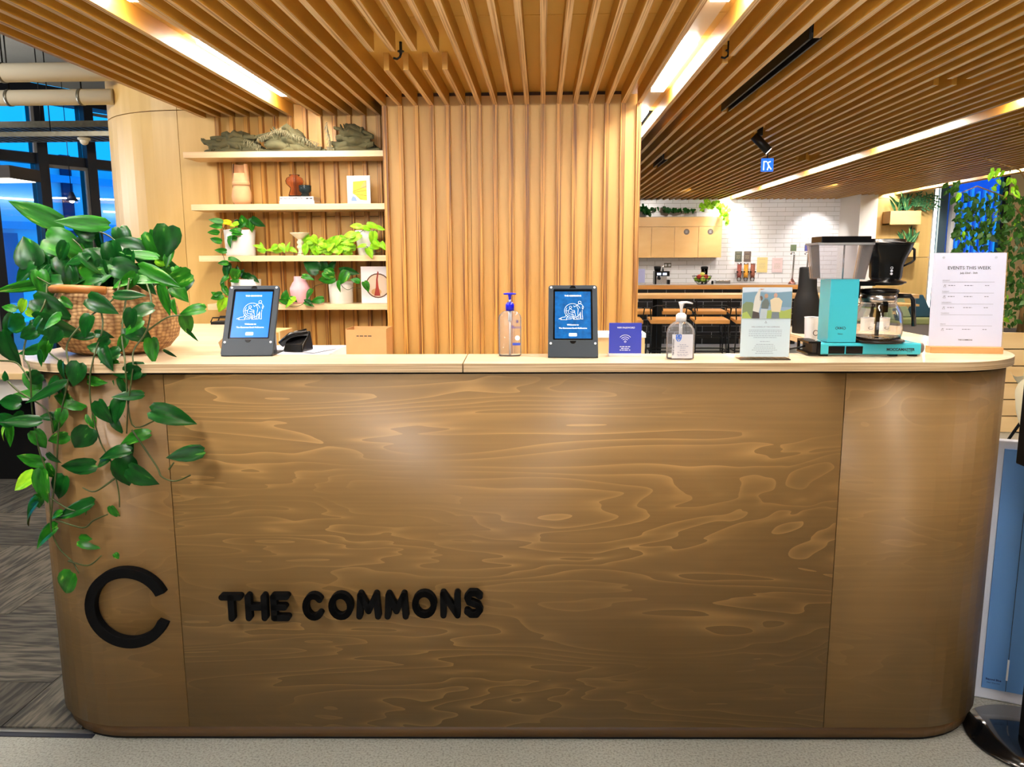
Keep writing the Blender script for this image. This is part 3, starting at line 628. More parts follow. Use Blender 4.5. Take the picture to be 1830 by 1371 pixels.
def tablet(px, py, wpx, rz, lab, scr, emit):
    p = on_counter(px, py); u = U(p); W = wpx*u; Lh = .232; tl = R(30); nm_ = thing('tablet_stand', lab, 'tablet', p, rz, 'check-in tablets on the counter')
    T = Matrix.Rotation(-tl, 4, 'X')
    outer = poly_rr(-W/2, W/2, 0, Lh, .008); inner = poly_rr(-W*.40, W*.40, Lh*.235, Lh*.945, .003)
    fr = MB(); frame_prism(fr, outer, inner, -.006, .006); o = fr.build('frame', SLATE_PL, nm_, bevel=.0015); o.matrix_local = T
    b = MB().prism(poly_rr(-W*.405, W*.405, Lh*.232, Lh*.948, .004), -.001, .007, 'y').build('tablet', BLACK, nm_); b.matrix_local = T
    z0, z1 = Lh*.262, Lh*.918
    s_ = MB().prism(poly_rr(-W*.365, W*.365, z0, z1, .001), -.0016, -.001, 'y').build('screen', scr, nm_); s_.matrix_local = T
    wk = mat('screen_white', (225, 240, 255), .4, emit=.9)
    for body, sz, z, bold in (('THE COMMONS', .0068, z0+(z1-z0)*.905, .02), ('Welcome to', .0066, z0+(z1-z0)*.285, .02), ('The Commons South Melbourne', .0061, z0+(z1-z0)*.215, .02)):
        q = text(body, sz, (0, 0, 0), wk, nm_, .0001, bold=bold); q.matrix_local = T @ Matrix.Translation((0, -.0018, z)) @ Matrix.Rotation(R(90), 4, 'X')
    d = MB(); strokes(d, fig_lines(), .0007, -.0017, .0001, W*.365*2/47, -.001, z0+(z1-z0)*.585); d = d.build('drawing', wk, nm_); d.matrix_local = T
    d = MB().prism(poly_rr(-.0115, .0115, z0+(z1-z0)*.045, z0+(z1-z0)*.11, .002), -.0019, -.0016, 'y').build('button', mat('screen_button', (190, 225, 245), .4, emit=.7), nm_); d.matrix_local = T
    for nx, z in ((0, Lh*.955), (0, Lh*.22)):
        d = MB().prism(arc(0, z, .009, 180 if z < .1 else 0, 360 if z < .1 else 180, 8), -.0065, -.0055, 'y').build('camera_notch', BLACK, nm_); d.matrix_local = T
    for sx_ in (-1, 1):
        for z in (Lh*.965, Lh*.185):
            d = MB().prism(arc(sx_*W*.445, z, .0034, 0, 360, 10)[:-1], -.0078, -.006, 'y').build('screw', SCREW, nm_); d.matrix_local = T
    # folded foot plate and back brace
    MB().box(-W/2, W/2, 0.0, .125, 0, .005).build('foot_plate', SLATE_PL, nm_, bevel=.0015)
    mb = MB(); yb = math.sin(tl)*Lh*.9; mb.hexa([(-W*.36, .12, .002), (W*.36, .12, .002), (W*.36, .125, .004), (-W*.36, .125, .004), (-W*.36, yb-.004, math.cos(tl)*Lh*.84), (W*.36, yb-.004, math.cos(tl)*Lh*.84), (W*.36, yb+.002, math.cos(tl)*Lh*.84), (-W*.36, yb+.002, math.cos(tl)*Lh*.84)])
    mb.build('back_brace', mat('pale_bracket', (200, 205, 220), .4), nm_)
SCR1 = mat('screen_bright_blue', (0, 92, 200), .25, emit=.75, var=.12, vscale=12); SCR2 = mat('screen_deep_blue', (4, 70, 128), .25, emit=.6, var=.5, vscale=60)
tablet(441, 637, 93, R(3), 'left tablet, bright blue screen, in a slate stand beside the basket plant', SCR1, .9)
tablet(1024, 640, 89, R(-1), 'right tablet, darker blue screen, in a slate stand beside the blue wifi card', SCR2, .6)
# --- wifi card
p = on_counter(1117, 637); u = U(p)
t = thing('wifi_card', 'square blue wifi password card on a white base beside the right tablet', 'card', p, R(-1))
MB().box(-29*u, 29*u, -.0, .028, 0, 5*u).build('base', WHITE, t, bevel=.001); 
BL = mat('royal_blue_card', (38, 54, 172), .45); MB().box(-28.5*u, 28.5*u, .004, .009, 4*u, 59*u).build('card', BL, t)
text('WIFI PASSWORD', 4.1*u, (1*u, .0037, 50.5*u), WINK, t, .0001, bold=.02)
mb = MB()
for r in (5.3, 8.8, 12.3): strokes(mb, [arc(0, 0, r, 42, 138, 10)], 1.0*u, .0038, .0001, u, 0, 25.5*u)
strokes(mb, [arc(0, 0, 1.5, 0, 360, 10)], .8*u, .0038, .0001, u, 0, 26*u); mb.build('wifi_symbol', WINK, t)
mb = MB(); greek(mb, [(17*u, 19*u), (14*u, 14*u), (11*u, 19*u)], .0038, 1.2*u, 0); stuff(mb.build('small_print', WINK, t))
# --- flat clear bottle with a blue pump
GEL = mat('clear_gel_plastic', (250, 250, 255), .04, trans=.96, ior=1.12)
LABW = mat('frosted_label', (236, 238, 246), .4, alpha=.55)
def superell(hw, hd, n=24, e=.55):
    return [(hw*math.copysign(abs(math.cos(2*math.pi*i/n))**e, math.cos(2*math.pi*i/n)), hd*math.copysign(abs(math.sin(2*math.pi*i/n))**e, math.sin(2*math.pi*i/n))) for i in range(n)]
def loft(mb, secs, n=24, e=.55):
    o = []
    for hw, hd, z in secs: o += [(x, y, z) for x, y in superell(hw, hd, n, e)]
    k = len(secs); fs = [(j*n+i, j*n+(i+1) % n, (j+1)*n+(i+1) % n, (j+1)*n+i) for j in range(k-1) for i in range(n)]; fs += [tuple(range(n))[::-1], tuple(range((k-1)*n, k*n))]
    mb.add(o, fs, True)
p = on_counter(911.5, 636); u = U(p)
t = thing('pump_bottle', 'tall flat clear sanitiser bottle with a bright blue pump', 'bottle', p, 0)
mb = MB(); loft(mb, [(17*u, 9*u, 0), (20*u, 11*u, 2*u), (20*u, 11*u, 68*u), (18.5*u, 10.5*u, 73*u), (13*u, 9*u, 78*u), (7.5*u, 7*u, 80*u)]); mb.build('bottle', GELB, t)
BLP = mat('bright_blue_plastic', (10, 14, 205), .3)
MB().lathe([(7.4*u, 80.5*u), (7.6*u, 91*u), (6*u, 93*u), (5*u, 95*u)], n=20).build('collar', BLP, t)
MB().lathe([(2.2*u, 95*u), (2.2*u, 100*u)], n=12).build('pump_stem', WHITE, t)
mb = MB(); loft(mb, [(2.0*u, 2.2*u, 99.5*u), (2.9*u, 2.8*u, 108*u), (4.5*u, 3*u, 109*u)]); loft(mb, [(9*u, 3*u, 108.2*u), (11.5*u, 4*u, 109.3*u), (11*u, 3.5*u, 110.8*u), (4*u, 2*u, 111.6*u)]); mb.build('pump_head', BLP, t)
MB().tube([(0, 0, 80*u), (0, 0, 62*u)], 3.2*u, n=12).tube([(0, 0, 62*u), (0, 0, 2*u)], 1.5*u, n=10).build('dip_tube', mat('frosted_white', (228, 230, 232), .4, alpha=.8), t)
fy = -11.3*u
text('Bacto', 7.5*u, (11.6*u, fy, 52*u), mat('violet_ink', (70, 66, 150), .5), t, .0001, bold=.01)
MB().box(5*u, 18.6*u, fy, fy+.0003, 20*u, 24.3*u).build('label_band', mat('blue_band', (40, 70, 190), .4), t)
mb = MB(); mb.prism(arc(13.5*u, 33*u, 4.5*u, 0, 360, 14)[:-1], fy, fy+.0003, 'y'); mb.build('label_roundel', mat('white_label', (235, 238, 245), .4), t)
mb = MB(); strokes(mb, [[(-1.3, -1.8), (-1.3, 1.8), (1.3, 1.8), (1.3, -1.8), (-1.3, -1.8)], [(-1.2, 0), (1.2, 0)]], 1.0*u, fy, .0002, u, 13.4*u, 62*u); mb.build('label_mark', mat('violet_ink', (70, 66, 150), .5), t)
# --- round-shouldered bottle with a white pump
p = on_counter(1215, 641.5); u = U(p)
t = thing('pump_bottle', 'round-shouldered clear hand sanitiser bottle with a white pump', 'bottle', p, 0)
mb = MB(); loft(mb, [(20*u, 12*u, 0), (24.2*u, 15*u, 2*u), (24.6*u, 15.5*u, 46*u), (23*u, 15*u, 54*u), (18*u, 13*u, 61*u), (11*u, 10*u, 65.5*u), (8*u, 8*u, 67*u)], e=.8); mb.build('bottle', GELB, t)
MB().lathe([(9*u, 66*u), (9.3*u, 77*u), (7.5*u, 79*u), (5*u, 81*u)], n=20).build('collar', WHITE, t)
MB().lathe([(2.5*u, 80*u), (2.2*u, 88*u), (4*u, 95*u), (5*u, 98*u)], n=12).build('pump_stem', WHITE, t)
mb = MB(); loft(mb, [(4*u, 4*u, 96*u), (5*u, 4.5*u, 99*u), (4.5*u, 4*u, 100.5*u)]); mb.tube([(-2*u, 0, 99*u), (9*u, -2*u, 99.6*u), (19*u, -3*u, 97.5*u)], 2.2*u, n=8, r2=1.2*u); mb.build('pump_head', WHITE, t)
MB().tube([(0, 0, 66*u), (0, 0, 44*u)], 3*u, n=12).tube([(0, 0, 44*u), (0, 0, 2*u)], 1.2*u, n=10).build('dip_tube', mat('frosted_white', (228, 230, 232), .4, alpha=.8), t)
fy = -15.9*u
MB().box(-17*u, 19*u, fy+.0002, fy+.0006, 3*u, 45*u).build('label', LABW, t)
q = text('hand sanitiser', 5.2*u, (-15*u, fy, 23*u), INK, t, .0001, rot=(R(90), R(-90), 0), bold=.012)
mb = MB(); strokes(mb, [[(-3.6, 2), (-4.4, 5.2), (-1.4, 6.2), (0, 4.6), (2, 6.6), (4.4, 5.2), (4, 1.6), (0, -1.6), (-3.6, 2)], [(-4.6, 1), (-3, -2.6), (-1, -5)], [(4.6, 1), (3, -2.6), (1, -5)], [(-2, 2.6), (1.6, 4), (1, .8), (-.8, 2)]], 1.5*u, fy, .0002, u, -6*u, 38*u); mb.build('label_logo', mat('sky_blue_ink', (40, 110, 220), .5), t)
mb = MB(); greek(mb, [(27*u, 12*u), (24*u, 20*u), (21*u, 9*u), (17*u, 11*u), (13.5*u, 19*u), (10*u, 20*u), (7.5*u, 18*u)], fy, 1.0*u, 2*u); stuff(mb.build('small_print', GREYINK, t))
# --- acrylic welcome stand with a photo
p = on_counter(1366, 643); u = U(p)
t = thing('acrylic_sign', 'clear acrylic sign holder with an outdoor photo above pale blue text', 'sign', p, R(-1))
mb = MB().box(-43.5*u, 43.5*u, .0045, .0075, 0, 126*u).box(-43.5*u, 43.5*u, -.012, .055, 0, .003); mb.build('holder', THING, t)
MB().box(-42.5*u, 42.5*u, .0035, .0042, 5*u, 126*u).build('paper', mat('pale_blue_paper', (206, 226, 236), .5), t)
PH = .0034
def patch(mb, pts): mb.prism([((x-1365.5)*u, (641.5-y)*u) for x, y in pts], PH-.00025*patch.k-.0001, PH, 'y')
patch.k = 0
layers = [((150, 178, 205), [(1324, 515), (1408, 515), (1408, 569), (1324, 569)]), ((205, 222, 238), [(1324, 515), (1408, 515), (1408, 523), (1380, 524), (1350, 522), (1324, 524)]),
          ((118, 156, 180), [(1324, 525), (1345, 523), (1370, 525), (1408, 522), (1408, 550), (1324, 545)]), ((122, 140, 104), [(1324, 545), (1330, 540), (1341, 541), (1347, 550), (1352, 569), (1324, 569)]),
          ((158, 178, 92), [(1363, 556), (1380, 553), (1395, 556), (1408, 552), (1408, 569), (1363, 569)]), ((170, 190, 96), [(1324, 560), (1332, 557), (1340, 569), (1324, 569)])]
for c_, pts_ in layers: mb = MB(); patch(mb, pts_); mb.build('photo_area', mat('photo_%d_%d_%d' % c_, c_, .5), t); patch.k += 1
figs = [((216, 214, 206), [(1345, 531), (1349, 523), (1352, 517), (1354, 518), (1353, 530), (1356, 540), (1352, 559), (1342, 556), (1343, 543)]), ((70, 66, 66), [(1342, 556), (1353, 559), (1354, 569), (1341, 569)]),
        ((106, 118, 116), [(1357, 541), (1362, 535), (1367, 536), (1370, 543), (1368, 552), (1356, 551)]), ((180, 196, 206), [(1356, 552), (1367, 553), (1366, 569), (1354, 569)]),
        ((222, 208, 176), [(1371, 537), (1378, 533), (1386, 533), (1392, 539), (1389, 558), (1374, 557)]), ((112, 126, 136), [(1375, 558), (1387, 558), (1388, 569), (1374, 569)]),
        ((188, 158, 138), [(1350, 519), (1354, 517), (1361, 518), (1354, 520)])]
for c_, pts_ in figs: mb = MB(); patch(mb, pts_); mb.build('photo_figure', mat('photo_%d_%d_%d' % c_, c_, .5), t)
for x, y, c_ in ((1364, 530, (186, 152, 128)), (1380, 529, (196, 158, 140)), (1355, 534, (110, 96, 86))):
    mb = MB(); patch(mb, [((a), (b)) for a, b in arc(x, y, 3.2, 0, 360, 10, 4.2)][:-1]); mb.build('photo_face', mat('photo_%d_%d_%d' % c_, c_, .5), t)
mb = MB(); strokes(mb, [[(-1.6, -1.6), (0, 1.8), (1.6, -1.6), (-1.6, -1.6)]], .5*u, PH, .0002, u, 0, 66*u); mb.build('small_logo', GREYINK, t)
text('WELCOMING AT THE COMMONS', 3.2*u, (0, PH-.0001, 57.5*u), GREYINK, t, .0001)
mb = MB(); greek(mb, [(z*u, w_*u) for z, w_ in ((52, 57), (49, 57), (45.5, 57), (42, 57), (39, 40), (32, 17), (27, 30), (24, 35), (20.5, 38), (17, 44), (14, 28), (11, 32))], PH, .8*u, 0); stuff(mb.build('small_print', mat('pale_grey_ink', (138, 156, 176), .6), t))
# --- events sign
p = on_counter(1724, 631); u = U(p)
t = thing('events_sign', 'white EVENTS THIS WEEK sheet in an acrylic holder on a timber foot', 'sign', p, R(-6))
MB().box(-59*u, 59*u, -.012, .03, 0, 11*u).build('foot', wood('foot_oak', (196, 148, 92), (210, 164, 106), (3, 12, 60)), t, bevel=.001)
tt = Matrix.Translation((0, .004, 10.5*u)) @ Matrix.Rotation(R(-4), 4, 'X')
o = MB().box(-60*u, 61*u, .0016, .005, 0, 163*u).build('holder', THING, t); o.matrix_local = tt
o = MB().box(-59.5*u, 59*u, 0, .0012, 1*u, 162*u).build('paper', mat('cool_white_paper', (212, 215, 238), .5), t); o.matrix_local = tt
def ontt(o, x, z): o.matrix_local = tt @ Matrix.Translation((x, -.0004, z)) @ Matrix.Rotation(R(90), 4, 'X')
def tx(s_, sz, x, z, al='CENTER', b=0.0, m_=INK): ontt(text(s_, sz*u, (0, 0, 0), m_, t, .0001, align=al, bold=b), x*u, z*u)
tx('EVENTS THIS WEEK', 8.0, 0, 136); tx('July 22nd - 26th', 4.4, 0, 127.5); tx('THE COMMONS', 3.2, 0, 12, b=.02)
mb = MB(); sp2 = MB()
for nme, z, ro in (('MONDAY', 112, 1), ('TUESDAY', 93, 1), ('WEDNESDAY', 74, 1), ('THURSDAY', 55.5, 0), ('FRIDAY', 36.5, 1)):
    tx(nme, 2.7, -42, z+2.6, 'LEFT', m_=GREYINK); mb.box(-42*u, 42*u, -.0003, 0, (z-.2)*u, (z+.25)*u)
    if ro:
        for x, wd in ((-26, 11), (0, 14), (33, 7)): greek(sp2, [((z-6)*u, wd*u)], -.0001, 1.1*u, (x+wd/2-6)*u)
        strokes(mb, [[(-2, -2), (0, 2.2), (2, -2), (-2, -2)], [(-1, 0), (2.4, 1.8)]], .45*u, 0, .0003, u, -38*u, (z-6.5)*u)
o = mb.build('rule_lines', GREYINK, t); o.matrix_local = tt; o = stuff(sp2.build('small_print', GREYINK, t)); o.matrix_local = tt
for x in (-42, 42): o = MB().prism(arc(x*u, 154*u, 2.0*u, 0, 360, 10)[:-1], -.002, 0, 'y').build('magnet', mat('clear_stud', (190, 196, 214), .2), t); o.matrix_local = tt
# --- filter coffee machine
p = on_counter(1548, 637); u = U(p)*1.0
t = thing('coffee_machine', 'turquoise filter coffee machine with a clear reservoir and glass carafe', 'coffee machine', p, 0)
def bx(x0, x1, y0, y1, d0, d1): return (x0-1548)*u, (x1-1548)*u, d0*u, d1*u, (637-y1)*u, (637-y0)*u
MB().box(*bx(1468, 1642, 614, 634, 0, 62)).build('base', TEAL, t, bevel=.004)
mb = MB()
for a in (bx(1447, 1469, 611, 615, 0, 62), bx(1447, 1469, 631, 635, 0, 62), bx(1463, 1469, 614, 632, 0, 62), bx(1447, 1452, 614, 632, 57, 62)): mb.box(*a)
mb.build('end_housing', BLACK, t, bevel=.0015); MB().box(*bx(1456, 1464, 615, 631, 4, 57)).build('end_recess', mat('dark_brown_recess', (30, 23, 18), .5), t)
MB().tube([((1642-1548)*u, 20*u, 13*u), ((1652-1548)*u, 20*u, 13*u)], 9*u, n=20).build('end_knob', mat('warm_grey_rubber', (104, 92, 88), .6), t)
for x in (1476, 1596, 1630): MB().box(*bx(x-7, x+7, 633.5, 637, 3, 12)).build('foot', BLACK, t)
for x0, x1 in ((1482, 1510), (1512, 1541)): MB().box(*bx(x0, x1, 619, 632.5, -1.2, 0)).build('switch', BLACK, t, bevel=.0006)
text('MOCCAMASTER', 6.6*u, ((1606-1548)*u, -.0006, 12*u), INK, t, .0002, bold=.03)
mb = MB(); greek(mb, [(8*u, 9*u)], -.0001, .8*u, (1622-1548)*u); mb.build('small_print', INK, t)
mb = MB(); x0, x1, y0, y1, z0, z1 = bx(1481, 1530, 503, 613, 4, 56); mb.box(x0, x1, y0, y1, z0, z1); mb.build('tower', TEAL, t, bevel=.0015)
fy = 3.6*u
text('KBG', 5.4*u, ((1502-1548)*u, fy, (637-588)*u), INK, t, .0002, bold=.02); text('Select', 3.6*u, ((1502-1548)*u, fy, (637-598)*u), INK, t, .0002)
mb = MB(); strokes(mb, [arc(0, 0, 8.6, 130, 230, 8, 3.4), arc(0, 0, 8.6, -50, 50, 8, 3.4)], .7*u, fy, .0002, u, (1502-1548)*u, (637-588)*u); mb.build('badge_outline', INK, t)
# reservoir (tapered, open shell) with lid
mb = MB(); ta = [((1454-1548)*u, -2*u), ((1548-1548)*u, -2*u), ((1548-1548)*u, 62*u), ((1454-1548)*u, 62*u)]; ba = [((1461-1548)*u, 3*u), ((1538-1548)*u, 3*u), ((1538-1548)*u, 57*u), ((1461-1548)*u, 57*u)]
zt_, zb_ = (637-443)*u, (637-503.5)*u; th = 1.4*u
def inset(P, k): cx_ = sum(a for a, b in P)/4; cy_ = sum(b for a, b in P)/4; return [(a+(k if a < cx_ else -k), b+(k if b < cy_ else -k)) for a, b in P]
vs_ = [(x, y, zb_) for x, y in ba]+[(x, y, zt_) for x, y in ta]+[(x, y, zb_+th) for x, y in inset(ba, th)]+[(x, y, zt_) for x, y in inset(ta, th)]
fs = [(3, 2, 1, 0), (8, 9, 10, 11)]
for i in range(4): j = (i+1) % 4; fs += [(i, j, 4+j, 4+i), (8+j, 8+i, 12+i, 12+j), (4+i, 4+j, 12+j, 12+i)]
mb.add(vs_, fs); mb.build('reservoir', SMOKE, t)
mb = MB().box(*bx(1453, 1549, 441, 444.5, -3, 63)); mb.build('reservoir_rim', mat('frosty_rim', (190, 190, 196), .2, trans=.5, ior=1.2), t)
MB().box(*bx(1461, 1545, 430, 441, 3, 57)).build('reservoir_lid', BLACK, t, bevel=.002)
MB().tube([((1510-1548)*u, 30*u, (637-503)*u), ((1510-1548)*u, 30*u, (637-440)*u)], 1.5*u, n=8).build('riser_pipe', CHROME, t)
MB().box(*bx(1543, 1605, 434, 441, 20, 34)).build('outlet_arm', BLACK, t, bevel=.001)
# brew basket: round-cornered tapering funnel
mb = MB(); o_x = (1584-1548)*u; secs = [(24, 505), (26.5, 500), (27.5, 480), (32, 468), (38, 455), (41, 445), (41.5, 443)]
prof = [(r*u, (637-y)*u) for r, y in secs]; mb.lathe([(34*u, (637-510.5)*u), (34*u, (637-508)*u)]+prof, (o_x, 30*u), 32); bk = mb.build('brew_basket', BLACK, t)
mb = MB().lathe([(41.8*u, (637-444)*u), (41.8*u, (637-441)*u), (30*u, (637-439)*u), (29*u, (637-435)*u)], (o_x, 30*u), 32); mb.build('basket_lid', BLACK, t)
mb = MB(); X_ = lambda x: (x-1548)*u; Z_ = lambda y: (637-y)*u
mb.tube([(X_(1619), 26*u, Z_(447)), (X_(1628), 24*u, Z_(453)), (X_(1629), 24*u, Z_(470)), (X_(1624), 24*u, Z_(475)), (X_(1610), 26*u, Z_(482))], 2.6*u, n=8, r2=1.7*u); mb.build('basket_handle', BLACK, t)
mb = MB()
for y, f_ in ((484, 0), (489, 1), (494, 1)):
    if f_: mb.prism(arc(X_(1582), Z_(y), 2*u, 0, 360, 10)[:-1], 1.6*u, 3.2*u, 'y')
    else: strokes(mb, [arc(0, 0, 1.9, 0, 360, 10)], .7*u, 3.0*u, 1.2*u, u, X_(1582), Z_(y))
mb.build('drip_marks', WINK, t)
MB().box(*bx(1529, 1560, 507.5, 515, 10, 50)).build('basket_arm', BLACK, t, bevel=.001); MB().box(*bx(1530, 1536, 513, 536, 14, 46)).build('arm_bracket', BLACK, t)
mb = MB().lathe([(27*u, Z_(514)), (31*u, Z_(511))], (o_x, 30*u), 24); mb.build('drip_plate', BLACK, t)
# hot plate and carafe
c_ = (X_(1574), 28*u)
MB().lathe([(46*u, Z_(614)), (47*u, Z_(611)), (46*u, Z_(609.5))], c_, 36).build('hot_plate', BLACK, t)
mb = MB(); po = [(30, 608.8), (40, 607), (42, 598), (42, 580), (40, 562), (34, 551), (30, 546), (29.5, 531)]; pi_ = [(29, 531), (29.2, 546), (33, 551.5), (39, 562.5), (41, 580), (41, 598), (38, 605.5), (26, 607)]
mb.lathe([(r*u, Z_(y)) for r, y in po+pi_], c_, 36); mb.build('carafe', GLASS, t)
MB().lathe([(30.4*u, Z_(544)), (30.4*u, Z_(531))], c_, 36).build('carafe_collar', CHROME, t)
MB().lathe([(30*u, Z_(531)), (31.5*u, Z_(528)), (33*u, Z_(524)), (31*u, Z_(521)), (10*u, Z_(519.5))], c_, 36).build('carafe_lid', BLACK, t)
MB().box(X_(1569.5), X_(1578), c_[1]-31.5*u, c_[1]-30*u, Z_(560), Z_(543)).box(X_(1572), X_(1577), c_[1]-4*u, c_[1]+2*u, Z_(606), Z_(540)).build('mixing_tube', BLACK, t)
mb = MB(); strokes(mb, [arc(0, 0, 4.2, 40, 330, 12)], 1.1*u, c_[1]-42.6*u, .0003, u, X_(1574), Z_(580)); mb.build('carafe_mark', WINK, t)
mb = MB(); mb.tube([(X_(1601), c_[1], Z_(533)), (X_(1627), c_[1]-4*u, Z_(533.5)), (X_(1632), c_[1]-5*u, Z_(540)), (X_(1636), c_[1]-6*u, Z_(586))], 4.2*u, n=4, r2=4.0*u); mb.build('carafe_handle', BLACK, t)
mb = MB().tube([(X_(1452), 30*u, Z_(622)), (X_(1438), 34*u, Z_(626)), (X_(1425), 45*u, Z_(630.)), (X_(1405), 80*u, .0035), (X_(1380), 130*u, .0035)], 1.5*u, n=6); mb.build('power_cord', MATBLK, t)
# --- thermos and mugs on the right return
p = az(1436, 598, ZT); p = Vector((1.0, 2.99, ZT)); u = 2.98/F*1.01
t = tag(MB().lathe([(22*u, 0), (23*u, 2*u), (23*u, 40*u), (22.5*u, 56*u), (19*u, 68*u), (16.5*u, 78*u), (15.5*u, 112*u), (15*u, 114*u), (12*u, 114.5*u)], n=8).build('thermos', MATBLK, None, p), 'tall black faceted bottle standing behind the coffee machine', 'bottle')
def mug(px, lab, Yv=2.72, rot=0):
    q = ay(px, 600, Yv); u = Yv/F; t = thing('mug', lab, 'cup', (q.x, Yv, ZT), rot, 'white cups behind the coffee machine')
    MB().lathe([(11*u, 0), (11.5*u, 1*u), (13*u, 40*u), (13.6*u, 41*u), (12.6*u, 41*u), (12*u, 39*u), (10.5*u, 3*u)], n=28).build('body', WHITE, t)
    MB().lathe([(12.1*u, 40.5*u), (11.5*u, 36*u)][::-1], n=24).build('inside', MATBLK, t)
    mb = MB(); strokes(mb, [arc(0, 0, 4.4, 30, 335, 14)], 1.0*u, -12.6*u, .0006, u, 3*u, 14*u); mb.build('ring_mark', INK, t)
mug(1450, 'white branded cup between the black bottle and the coffee machine'); mug(1546, 'white cup seen through the carafe, left one'); mug(1577, 'white cup seen through the carafe, right one')
# --- notebook on the return
# --- basket plant
bp_ = Vector((-1.322, 2.37, ZT)); rb = .187
pl = thing('pothos_plant', 'large trailing pothos in a woven belly basket on the left end of the counter', 'plant', bp_)
def weave():
    m = bpy.data.materials.new('woven_seagrass'); m.use_nodes = True; n = m.node_tree.nodes; L = m.node_tree.links; b = n['Principled BSDF']
    t = n.new('ShaderNodeTexCoord'); mp = n.new('ShaderNodeMapping'); mp.inputs['Scale'].default_value = (60, 60, 95)
    v = n.new('ShaderNodeTexVoronoi'); v.inputs['Scale'].default_value = 1.0; v.inputs['Randomness'].default_value = .35
    r = n.new('ShaderNodeValToRGB'); e = r.color_ramp.elements; e[0].color = (*lin((200, 160, 108)), 1); e[1].color = (*lin((118, 78, 42)), 1); e[0].position = .15; e[1].position = .75
    L.new(t.outputs['Object'], mp.inputs[0]); L.new(mp.outputs[0], v.inputs['Vector']); L.new(v.outputs['Distance'], r.inputs[0]); L.new(r.outputs[0], b.inputs['Base Color'])
    bp = n.new('ShaderNodeBump'); bp.invert = True; bp.inputs['Strength'].default_value = .8; bp.inputs['Distance'].default_value = .004; L.new(v.outputs['Distance'], bp.inputs['Height']); L.new(bp.outputs[0], b.inputs['Normal']); b.inputs['Roughness'].default_value = .75
    return m
WV = weave()
prof = [(.115, 0), (.150, .012), (.176, .045), (.187, .085), (.184, .12), (.172, .16), (.160, .19), (.156, .205), (.148, .205), (.15, .18), (.145, .16)]
mb = MB(); n_ = 48; vs_ = []
for k, (r, z) in enumerate(prof):
    for i in range(n_): q = r*(1+.012*math.sin(i*math.pi/2+k*1.6)+.01*math.sin(3*2*math.pi*i/n_)); vs_.append((q*math.cos(2*math.pi*i/n_), q*math.sin(2*math.pi*i/n_)*.92, z))
mb.add(vs_, [(j*n_+i, j*n_+(i+1) % n_, (j+1)*n_+(i+1) % n_, (j+1)*n_+i) for j in range(len(prof)-1) for i in range(n_)]+[tuple(range(n_))[::-1]], True); mb.build('basket', WV, pl)
MB().lathe([(.14, .15), (.149, .165)], n=24).build('soil', mat('potting_soil', (38, 28, 20), .95, bump=.6, bscale=90), pl)
ha = MB(); a0 = ay(92, 517, 2.19)-bp_
ha.tube([a0, a0+Vector((.05, -.018, .002)), a0+Vector((.11, -.024, 0)), a0+Vector((.165, -.012, -.004))], .012, n=6); ha.build('handle', mat('tan_leather', (168, 104, 44), .5), pl)
lf = []   # cx, cy, length px, tip direction (deg, 0 = right, 90 = down), kind, width ratio, depth
def A(s_, X_0, Y_0, sc_, Y, rows):
    for r in rows: lf.append((X_0+r[0]/sc_, Y_0+r[1]/sc_, r[2]/sc_, r[3], r[4], r[5], Y+(r[6] if len(r) > 6 else random.uniform(-.03, .03))))
